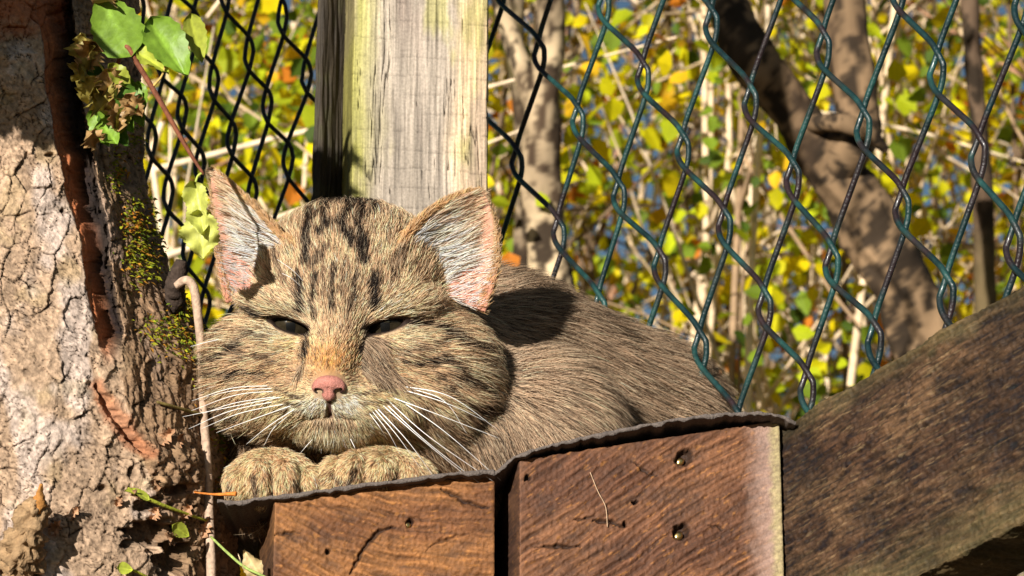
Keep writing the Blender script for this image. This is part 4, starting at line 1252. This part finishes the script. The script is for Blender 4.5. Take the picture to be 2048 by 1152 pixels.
# ---- coat pattern, with some shade painted in
DARK = lin([40, 27, 17]); BASE = lin([210, 174, 138]); PALE = lin([226, 200, 162]); WARM = lin([206, 148, 82]); CREAM = lin([240, 224, 200]); GREY = lin([150, 128, 104])
STR = [  # points, half width, strength
    ([(590, 408), (608, 420), (616, 450), (613, 480), (616, 530)], 9, 1.0), ([(640, 400), (648, 430), (654, 452), (642, 476)], 9, .95), ([(700, 398), (692, 430), (684, 456), (700, 492)], 9, .95),
    ([(716, 410), (716, 450), (718, 480), (728, 528)], 10, 1.0), ([(755, 400), (748, 420), (740, 440)], 9, .8), ([(650, 455), (684, 460)], 7, .6), ([(616, 430), (646, 440)], 6, .5),
    ([(598, 560), (606, 590), (608, 618)], 10, .8), ([(752, 560), (744, 590), (742, 615)], 10, .8), ([(634, 560), (630, 600), (634, 640)], 5, .55), ([(668, 540), (670, 580), (668, 625)], 5, .55),
    ([(712, 545), (708, 580), (704, 630)], 5, .5), ([(650, 520), (650, 560), (652, 600)], 4, .4), ([(690, 530), (690, 600)], 4, .4), ([(628, 540), (640, 520), (660, 505)], 7, .5), ([(545, 505), (560, 540), (570, 570)], 6, .35), ([(800, 510), (790, 545), (785, 570)], 6, .35),
    ([(588, 398), (640, 404), (700, 402), (780, 402), (832, 418)], 9, .75),
    # left cheek
    ([(548, 640), (515, 625), (480, 628), (445, 640), (415, 650)], 5.6, 0.98), ([(545, 672), (505, 668), (490, 690), (500, 705)], 4.0, 0.57), ([(500, 690), (478, 705), (462, 715), (430, 715)], 6.8, 0.86), ([(540, 748), (490, 740), (450, 745), (410, 740)], 6.2, 0.69),
    ([(500, 830), (470, 810), (430, 800)], 5.6, 0.57), ([(560, 720), (530, 705), (505, 710)], 4.0, 0.52), ([(480, 650), (450, 668), (420, 680)], 4.0, 0.46), ([(520, 870), (480, 850), (450, 850)], 7.4, 0.57),
    # right cheek
    ([(814, 640), (850, 650), (885, 668), (905, 690), (945, 700), (985, 690)], 5.6, 1.00), ([(790, 700), (830, 695), (862, 688), (880, 672)], 4.0, 0.57), ([(800, 718), (845, 722), (872, 714), (895, 740), (915, 758), (950, 762)], 6.2, 0.86),
    ([(860, 745), (900, 790), (940, 810)], 5.6, 0.63), ([(955, 780), (940, 830), (900, 870)], 9.3, 0.98), ([(990, 740), (1000, 790), (985, 830)], 7.4, 0.57), ([(800, 640), (860, 625), (920, 640)], 4.0, 0.40), ([(830, 800), (880, 840)], 6.2, 0.46), ([(930, 720), (980, 735), (1010, 730)], 4.3, 0.57),
    # eye corners to nose
    ([(618, 662), (619, 690), (612, 716)], 6.5, 1), ([(732, 662), (726, 690), (717, 712)], 6.5, 1), ([(617, 640), (600, 630), (560, 628)], 5, .3),
    # whisker rows
    ([(566, 772), (610, 788)], 3, .6), ([(580, 795), (615, 805)], 3, .6), ([(720, 785), (770, 772)], 3, .6), ([(720, 800), (775, 795)], 3, .6), ([(735, 815), (780, 812)], 3, .5), ([(575, 812), (612, 818)], 3, .5)]
BLOB = [((664, 724), (46, 28), WARM, .95), ((648, 702), (34, 24), WARM, .4), ((688, 702), (32, 24), WARM, .35), ((596, 683), (36, 15), lin([242, 200, 144]), .95), ((752, 683), (36, 15), lin([242, 200, 144]), .95), ((560, 672), (40, 16), PALE, .6), ((800, 672), (44, 18), PALE, .5),
        ((598, 800), (68, 26), lin([234, 198, 144]), .8), ((738, 798), (70, 27), lin([234, 198, 144]), .8), ((634, 806), (26, 20), CREAM, .95), ((696, 806), (28, 20), CREAM, .95), ((664, 866), (58, 26), lin([228, 206, 172]), .9), ((664, 838), (56, 7), GREY * 0.6, .8), ((600, 835), (30, 16), lin([226, 198, 158]), .7), ((732, 835), (30, 16), lin([226, 198, 158]), .7),
        ((585, 624), (52, 13), PALE, .9), ((775, 622), (52, 13), PALE, .9), ((620, 640), (14, 18), PALE, .4), ((525, 660), (26, 16), PALE, .5), ((920, 730), (22, 14), PALE, .8), ((840, 660), (24, 14), PALE, .4), ((470, 675), (30, 12), PALE, .4),
        ((555, 745), (48, 22), lin([150, 112, 70]), .5), ((828, 742), (44, 26), lin([170, 136, 96]), .4)]  # shadow beside the muzzle, painted on each cheek


def coat(P, reg):
    x, y, d = P[:, 0], P[:, 1], P[:, 2]
    x2 = x + 5 * vnoise(x / 14, y / 14, None, 61) + rng.normal(0, 2.0, len(x)); y2 = y + 5 * vnoise(x / 14, y / 14, None, 62) + rng.normal(0, 2.0, len(x))
    c = np.tile(BASE, (len(x), 1))
    big = fbm(x / 70, y / 70, d / 70, 3, 63); c = c * (1 + 0.18 * big)[:, None]
    hd = reg == 0
    for cc, rr, cl_, s_ in BLOB:
        w_ = np.exp(-(((x2 - cc[0]) / rr[0]) ** 2 + ((y2 - cc[1]) / rr[1]) ** 2)) * s_ * hd
        c = c + (cl_ - c) * w_[:, None]
    for pts, hw, s_ in STR:
        dd, fr, sd = polydist(x2, y2, pts)
        w_ = sstep(hw * 1.5, hw * 0.6, dd) * min(1.0, s_ * (1.7 if pts[0][1] < 600 else 1.45)) * (hd | ((reg == 1) & (x < 1010)))
        c = c + (DARK - c) * w_[:, None]
    low = sstep(860, 900, y2) * hd * (np.abs(x - 664) > 70); c = c + (lin([120, 92, 64]) - c) * (low * 0.6)[:, None]  # shade under the cheeks painted into the fur
    # body: greyer, soft darker bands along the flank
    bd = (reg == 1)
    bc_ = lin([172, 146, 120]); c = np.where(bd[:, None], bc_ * (1 + 0.2 * big)[:, None] * np.ones((len(x), 3)), c)
    bands = sstep(0.25, 0.6, np.sin((x * 0.8 + d * 0.5) / 34 + 2.2 * fbm(x / 120, y / 120, d / 120, 2, 64))) * bd * 0.42
    c = c + (lin([96, 76, 56]) - c) * bands[:, None]
    ridge = sstep(60, 0, np.abs(y - (520 + 0.5 * (x - 950)))) * bd * 0.35; c = c + (lin([90, 70, 48]) - c) * ridge[:, None]
    chest_shade = bd * sstep(850, 900, y) * sstep(960, 900, x); c = c + (lin([116, 88, 60]) - c) * (chest_shade * 0.8)[:, None]  # shade below the chin and around the paws, painted into the fur
    # paws
    pw = (reg == 2) | (reg == 3)
    c = np.where(pw[:, None], lin([224, 180, 138]) * (1 + 0.2 * big)[:, None] * np.ones((len(x), 3)), c)
    for pts in ([(520, 940), (522, 990)], [(553, 935), (556, 1000)], [(598, 950), (608, 985)], [(716, 930), (706, 962)], [(676, 940), (690, 958)], [(800, 944), (780, 968)], [(470, 960), (474, 1000)]):
        dd, fr, sd = polydist(x2, y2, pts); c = c + (DARK - c) * (sstep(8, 2.5, dd) * pw * 0.95)[:, None]  # shade in the toe clefts drawn as dark lines
    return np.clip(c, 0.004, 0.85)


def regions(P):
    ds = []
    for grp in (HEAD, BODY, PAWL, PAWR):
        ds.append(np.min([prim_sd(P, q) for q in grp], 0))
    ds[0] = ds[0] - 6
    ds.append(earL.sd(P)); ds.append(earR.sd(P))
    return np.argmin(np.stack(ds), 0)


def ear_side(er, P):
    u, v, w = er.loc(P); wd = er.width(v)
    return w - er.sheet(u, v, wd), u / np.maximum(wd, 4), v


regV = regions(CV)
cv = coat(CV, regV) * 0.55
for k_, er in ((4, earL), (5, earR)):
    sd_, un, vn = ear_side(er, CV)
    m_ = regV == k_
    inn = sd_ > 0
    skin = lin([196, 146, 122])
    cv[m_ & inn] = skin; cv[m_ & (np.abs(un) > 0.78)] = lin([156, 124, 90]); cv[m_ & ~inn] = lin([120, 92, 60])
    pk = sstep(0.45, 0.0, vn) * inn * m_; cv = cv + (lin([208, 136, 120]) - cv) * (pk * 0.6)[:, None]
for e_ in EYES:
    q = (CV - e_['c3']) @ e_['R']; k_ = np.sqrt((q[:, 0] / e_['r'][0]) ** 2 + (q[:, 1] / e_['r'][1]) ** 2)
    m_ = sstep(1.5, 1.2, k_) * (np.abs(q[:, 2]) < 60); cv = cv + (lin([44, 32, 26]) - cv) * m_[:, None]
for ln_ in LIPS[:1]:
    dd, fr, sd = polydist(CV[:, 0], CV[:, 1], ln_); m_ = sstep(8, 3, dd) * (CV[:, 2] < N + 140); cv = cv + (lin([70, 44, 38]) - cv) * m_[:, None]

cat = empty('wildcat', EC((700, 1030, N + 200))[0], 'striped tabby wildcat lying on the shelf with half closed eyes', 'cat')
body = mk('body', EC(CV), CF[:, ::-1] if False else CF, M['skin'], cat, col=np.clip(cv, 0.004, 0.8))

# ---- fur
tri = np.concatenate([CF[:, [0, 1, 2]], CF[:, [0, 2, 3]]])
T0, T1, T2 = CV[tri[:, 0]], CV[tri[:, 1]], CV[tri[:, 2]]
area = np.linalg.norm(np.cross(T1 - T0, T2 - T0), axis=1) / 2
cenT = (T0 + T1 + T2) / 3
nT = grad(field, lo, HS, cenT)
facing = -nT[:, 2]
regT = regV[tri[:, 0]]
dens = np.where(regT == 0, 1.0, np.where(regT == 1, 0.50, np.where(regT >= 4, 0.75, 1.0)))
dens = dens * np.where(facing > -0.25, 1.0, 0.30) * np.where(cenT[:, 1] > 1000, 0.25, 1.0) * np.where((cenT[:, 2] > N + 420) & (facing < 0), 0.3, 1)
NF = 600000
pick = rng.choice(len(tri), NF, p=area * dens / (area * dens).sum())
b1 = rng.random(NF); b2 = rng.random(NF); sw = b1 + b2 > 1; b1[sw] = 1 - b1[sw]; b2[sw] = 1 - b2[sw]
RP = T0[pick] + b1[:, None] * (T1 - T0)[pick] + b2[:, None] * (T2 - T0)[pick]
RN_ = grad(field, lo, HS, RP, 5.0)
REG = regions(RP)
# skip bald places: eyes, nose leather, lip line
keep = np.ones(NF, bool)
for e_ in EYES:
    q = (RP - e_['c3']) @ e_['R']; k_ = np.sqrt((q[:, 0] / (e_['r'][0] + 2)) ** 2 + (q[:, 1] / (e_['r'][1] + 4)) ** 2); keep &= ~((k_ < 1.12) & (np.abs(q[:, 2]) < 60))
nose_poly = np.hypot((RP[:, 0] - 664) / 33, (RP[:, 1] - 768) / 27)
keep &= ~((nose_poly < 1) & (RP[:, 2] < N + 90))
dd, _, _ = polydist(RP[:, 0], RP[:, 1], LIPS[0]); keep &= ~((dd < 4) & (RP[:, 2] < N + 120) & (REG == 0))
RP, RN_, REG = RP[keep], RN_[keep], REG[keep]

GUIDE = np.array([  # x, y, dx, dy, dd, length, lift
    (664, 722, 0, -1, .2, 9, .22), (642, 705, -.35, -1, .2, 10, .22), (690, 705, .35, -1, .2, 10, .22), (676, 640, 0, -1, .2, 14, .25), (690, 560, 0, -1, .2, 16, .3), (620, 560, -.15, -1, .2, 16, .3), (760, 560, .15, -1, .2, 16, .3),
    (690, 450, 0, -1, .3, 20, .42), (620, 440, -.1, -1, .3, 20, .42), (760, 440, .1, -1, .3, 20, .42), (555, 480, -.3, -1, .3, 22, .32), (830, 490, .3, -1, .3, 22, .32), (580, 615, -.7, -.6, .2, 17, .28), (780, 612, .7, -.6, .2, 17, .28), (480, 600, -1, -.35, .3, 34, .32), (900, 610, 1, -.3, .3, 34, .32),
    (580, 690, -1, .12, .2, 13, .2), (775, 690, 1, .12, .2, 13, .2), (530, 700, -1, .12, .2, 24, .26), (830, 700, 1, .12, .2, 24, .26), (450, 700, -1, .05, .3, 44, .34), (920, 700, 1, .1, .3, 40, .32), (420, 780, -.95, .3, .3, 50, .36), (970, 790, .9, .4, .3, 50, .34), (470, 830, -.85, .55, .2, 48, .32), (890, 850, .7, .7, .2, 46, .3),
    (600, 800, -1, .25, .2, 14, .22), (735, 800, 1, .25, .2, 14, .22), (560, 850, -.6, .8, .2, 34, .28), (790, 850, .6, .8, .2, 34, .28), (642, 810, -.6, .8, .1, 9, .25), (690, 810, .6, .8, .1, 9, .25), (664, 865, 0, 1, .1, 20, .35), (615, 865, -.35, 1, .1, 20, .32), (712, 865, .35, 1, .1, 20, .32), (664, 900, 0, 1, .1, 30, .3), (640, 765, -.8, -.2, .2, 8, .2), (690, 765, .8, -.2, .2, 8, .2)], float)
BG = np.array([(1000, 580, .75, .2, .6, 56, .34), (1080, 640, .75, .35, .6, 58, .34), (1050, 760, .7, .6, .35, 60, .3), (1050, 880, .55, .85, .1, 56, .28), (1180, 720, .75, .4, .5, 64, .32), (1180, 840, .6, .7, .3, 60, .3), (1320, 760, .85, .35, .4, 70, .36), (900, 920, .45, .9, 0, 52, .28), (480, 920, -.7, .6, -.1, 56, .34), (700, 930, 0, 1, 0, 40, .3), (1400, 800, .9, .4, .3, 64, .36)], float)


def idw(G_, x, y, pw=3.0):
    d2 = (x[:, None] - G_[None, :, 0]) ** 2 + (y[:, None] - G_[None, :, 1]) ** 2 + 60
    w_ = d2 ** (-pw / 2); w_ /= w_.sum(1, keepdims=True)
    return w_ @ G_[:, 2:]


n_ = len(RP)
FL = np.zeros((n_, 5))
for k_ in range(0, n_, 60000):
    s_ = slice(k_, k_ + 60000); x, y = RP[s_, 0], RP[s_, 1]
    a_ = idw(GUIDE, x, y); b_ = idw(BG, x, y, 2.0)
    FL[s_] = np.where((REG[s_] == 1)[:, None], b_, a_)
pw = (REG == 2) | (REG == 3)
FL[pw, :3] = np.stack([np.where(REG[pw] == 3, -0.25, 0.0) + 0.004 * (RP[pw, 0] - np.where(REG[pw] == 2, 545, 760)), np.full(pw.sum(), 0.6), np.full(pw.sum(), -0.15)], 1); FL[pw, 3] = 12; FL[pw, 4] = 0.34
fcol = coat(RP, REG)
rad = np.full(n_, 0.56); FL[REG == 1, 3] *= 0.9
for k_, er in ((4, earL), (5, earR)):
    sd_, un, vn = ear_side(er, RP); m_ = REG == k_
    inn = m_ & (sd_ > 0); rim = m_ & (np.abs(un) > 0.82); back = m_ & ~inn
    out_ = -1 if k_ == 4 else 1
    inner_frac = un * out_                          # -1 inner edge .. +1 outer edge
    fl = er.ax * 0.75 + out_ * er.u * 0.65 + er.n * 0.25
    FL[inn, :3] = fl; FL[inn, 3] = np.where(inner_frac[inn] < 0.2, 62, 22) * (1 - 0.78 * np.clip(vn[inn], 0, 1)); FL[inn, 4] = 0.17
    wc = lin([250, 226, 208]); gc_ = lin([206, 164, 130])
    mixw = np.clip(sstep(0.75, 0.1, vn) * 0.9 + 0.1, 0, 1)
    fcol[inn] = gc_ + (wc - gc_) * mixw[inn][:, None]
    tan_ = inn & (rng.random(n_) < 0.20); fcol[tan_] = lin([120, 92, 66])
    FL[back, :3] = er.ax; FL[back, 3] = 14; FL[back, 4] = 0.2; fcol[back] = lin([176, 136, 86])
    FL[rim, :3] = er.ax * 0.9 - er.n * 0.1; FL[rim, 3] = 12; FL[rim, 4] = 0.35; fcol[rim] = lin([182, 146, 104])
    rad[inn] = 0.62
    thin = inn & (rng.random(n_) < np.where(inner_frac > 0.25, 0.8, 0.25)); keep2 = ~thin
    RP, RN_, REG, FL, fcol, rad = RP[keep2], RN_[keep2], REG[keep2], FL[keep2], fcol[keep2], rad[keep2]; n_ = len(RP)

fl = FL[:, :3]
fl = fl + 0.22 * np.stack([vnoise(RP[:, 0] / 22, RP[:, 1] / 22, RP[:, 2] / 22, s_) for s_ in (71, 72, 73)], 1) + rng.normal(0, 0.13, (n_, 3))
fl = nrm(fl - RN_ * (fl * RN_).sum(1, keepdims=True))
# clumps: strands lean to a shared tip
cell = np.floor(RP / np.where(REG == 1, 11.0, 7.0)[:, None])
cj = np.stack([hash3(cell[:, 0], cell[:, 1], cell[:, 2], s_) for s_ in (81, 82, 83)], 1) - 0.5
cc = (cell + 0.5 + 0.5 * cj) * np.where(REG == 1, 11.0, 7.0)[:, None]
tow = cc - RP
lift = FL[:, 4] * rng.uniform(0.7, 1.35, n_)
length = FL[:, 3] * np.where(rng.random(n_) < 0.12, rng.uniform(1.2, 1.6, n_), rng.uniform(0.5, 1.15, n_)) * (1 + 0.25 * cj[:, 0])
tt = np.array([0, .25, .5, .75, 1.0])
PTS = np.zeros((n_, 5, 3))
for i_, t_ in enumerate(tt):
    up_ = lift * (1.9 * t_ - 0.9 * t_ * t_); al_ = 0.55 * t_ + 0.45 * t_ * t_
    PTS[:, i_] = RP - RN_ * 1.5 + length[:, None] * (fl * al_[:, None] if np.ndim(al_) else fl * al_) + RN_ * (length * up_)[:, None] + tow * (0.35 * t_ ** 1.5) + np.array([0, 1, 0.2]) * (length * 0.06 * t_ * t_)[:, None]
bright = np.exp(rng.normal(0, 0.25, n_)) * (1 + 0.4 * cj[:, 1])
dk = rng.random(n_) < np.where(REG >= 4, 0.04, np.where(REG >= 2, 0.25, 0.33))
fcol = fcol * bright[:, None] * 1.42
fcol[dk] *= 0.24
lt = rng.random(n_) < 0.16
fcol[lt] = fcol[lt] * 0.5 + 0.5 * lin([236, 214, 180])
fcol = np.clip(fcol, 0.004, 0.85)
cu = bpy.data.hair_curves.new('fur')
cu.add_curves([5] * n_)
cu.points.foreach_set('position', (EC(PTS.reshape(-1, 3)) - ORG[cat.name]).astype(np.float32).ravel())
rr = np.array([1.0, 1.0, 0.85, 0.6, 0.12])[None, :] * rad[:, None] * rng.uniform(0.75, 1.25, n_)[:, None]
cu.points.foreach_set('radius', (rr * S).astype(np.float32).ravel())
at = cu.attributes.new('fcol', 'FLOAT_COLOR', 'CURVE')
at.data.foreach_set('color', np.concatenate([fcol, np.ones((n_, 1))], 1).astype(np.float32).ravel())
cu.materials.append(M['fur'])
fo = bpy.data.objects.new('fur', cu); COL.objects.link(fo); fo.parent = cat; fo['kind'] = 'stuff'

# ---- eyes
for e_ in EYES:
    r_ = 46; c3 = e_['c3'] + np.array([0, 0, r_ + 7])
    la, lo_a = np.meshgrid(np.linspace(0, math.pi, 25), np.arange(32) * 2 * math.pi / 32, indexing='ij')
    U = np.stack([np.sin(la) * np.cos(lo_a), np.sin(la) * np.sin(lo_a), -np.cos(la)], -1)
    V = c3 + U.reshape(-1, 3) * r_
    nr_, nc_ = la.shape; i_ = np.arange(nr_ - 1)[:, None]; j_ = np.arange(nc_)[None, :]
    F = np.stack([i_ * nc_ + j_, i_ * nc_ + (j_ + 1) % nc_, (i_ + 1) * nc_ + (j_ + 1) % nc_, (i_ + 1) * nc_ + j_], -1).reshape(-1, 4)
    ang = la.ravel(); c = np.where((ang < 0.95)[:, None], lin([42, 36, 25]), lin([22, 18, 16])); c = c * (1 - 0.5 * sstep(0.7, 0.95, ang) * (ang < 0.95))[:, None]
    ey = mk('eye', EC(V), F[:, ::-1], M['eye'], cat, col=c)
    # vertical slit pupil: a thin lens just proud of the ball
    a_ = np.linspace(-1, 1, 13); prof = 9 * (1 - a_ ** 2) + 0.3
    Vp = []
    for v_, w_ in zip(a_, prof):
        for s_ in (-1, -0.4, 0.4, 1):
            x_, y_ = s_ * w_, v_ * 30; z_ = -math.sqrt(r_ * r_ - x_ * x_ - y_ * y_) - 0.7
            Vp.append(c3 + np.array([x_, y_, z_]))
    i_ = np.arange(12)[:, None]; j_ = np.arange(3)[None, :]
    Fp = np.stack([i_ * 4 + j_, i_ * 4 + j_ + 1, (i_ + 1) * 4 + j_ + 1, (i_ + 1) * 4 + j_], -1).reshape(-1, 4)
    mk('pupil', EC(np.array(Vp)), Fp, M['pupil'], ey)

# ---- nose leather
nlo = np.array([620., 732., N - 18.]); nhs = 1.6; nd = np.array([58, 48, 52])
g = np.stack(np.meshgrid(*[nlo[i] + nhs * np.arange(nd[i]) for i in range(3)], indexing='ij'), -1)
zn = N + 20
f = sd_ell(g, (664, 763, zn + 4), (28, 17, 22))
f = smin(f, sd_ell(g, (642, 771, zn + 8), (12, 12, 17)), 7); f = smin(f, sd_ell(g, (686, 771, zn + 8), (12, 12, 17)), 7)
f = smin(f, sd_ell(g, (664, 782, zn + 6), (14, 17, 17)), 8)
for x_, s_ in ((644.5, 1), (683.5, -1)):
    f = smax(f, -sd_ell(g, (x_, 778, zn - 6), (8.5, 4.2, 16), rotm(0, 0, 28 * s_)), 3)
f = smax(f, -sd_cap(g, (664, 772, zn - 14), (664, 800, zn - 8), 1.8, 2.6), 2.5)
NV, NFc = surface_nets(f.astype(np.float32), nlo, nhs)
c = np.tile(lin([214, 140, 124]) * 0.85, (len(NV), 1))
for x_ in (644.5, 683.5):
    q = np.hypot((NV[:, 0] - x_) / 11, (NV[:, 1] - 778.5) / 6.5); c = c + (lin([52, 26, 22]) - c) * (sstep(1.25, 0.7, q))[:, None]
ed_ = sstep(754, 746, NV[:, 1]) * 0.5 + sstep(25, 34, np.abs(NV[:, 0] - 664)) * 0.4 + sstep(788, 799, NV[:, 1]) * 0.6
c = c + (lin([110, 64, 58]) - c) * np.clip(ed_, 0, 1)[:, None]
mk('nose', EC(NV), NFc, M['nose'], cat, col=np.clip(c, 0.01, 0.8))

# ---- whiskers
WH = [[(548, 770), (470, 774), (398, 797)], [(560, 780), (480, 787), (400, 815)], [(566, 790), (480, 802), (420, 822)], [(575, 790), (470, 810), (385, 828)], [(585, 803), (490, 822), (420, 850)], [(595, 806), (520, 832), (450, 858)],
      [(562, 799), (470, 818), (395, 850)], [(600, 812), (545, 848), (505, 880)], [(585, 826), (555, 852), (535, 885)], [(632, 872), (616, 890), (602, 906)], [(455, 676), (415, 684), (385, 692)], [(556, 775), (480, 778), (425, 790)],
      [(800, 770), (900, 790), (985, 850)], [(800, 776), (890, 802), (962, 836)], [(780, 790), (870, 822), (985, 868)], [(790, 790), (890, 858), (988, 945)], [(775, 795), (860, 868), (972, 948)], [(770, 800), (850, 873), (945, 950)], [(765, 804), (840, 868), (925, 940)],
      [(755, 810), (820, 878), (866, 944)], [(750, 812), (800, 868), (838, 925)], [(745, 815), (780, 858), (802, 902)], [(740, 820), (763, 848), (776, 872)], [(810, 772), (890, 800), (930, 860)], [(700, 870), (712, 890), (718, 908)], [(612, 566), (588, 540), (562, 522)], [(606, 575), (586, 556), (570, 548)]]
for w_ in WH:
    d0_ = surf_d(*w_[0]); P3 = [(w_[0][0], w_[0][1], d0_ + 4), (w_[1][0], w_[1][1], d0_ - 22), (w_[2][0], w_[2][1], d0_ + (6 if w_[0][1] > 700 else -20))]
    P3[2] = tuple(np.array(P3[2]) + 0.14 * (np.array(P3[2]) - np.array(P3[1])))
    P = catmull(np.array(P3, float), 9)
    big_ = 1.0 if abs(w_[0][0] - w_[2][0]) > 60 else 0.75
    V, F = tube(EC(P), np.linspace(1.15 * big_, 0.3, len(P)) * S, 6)
    mk('whisker', V, F, M['whisker'], cat)
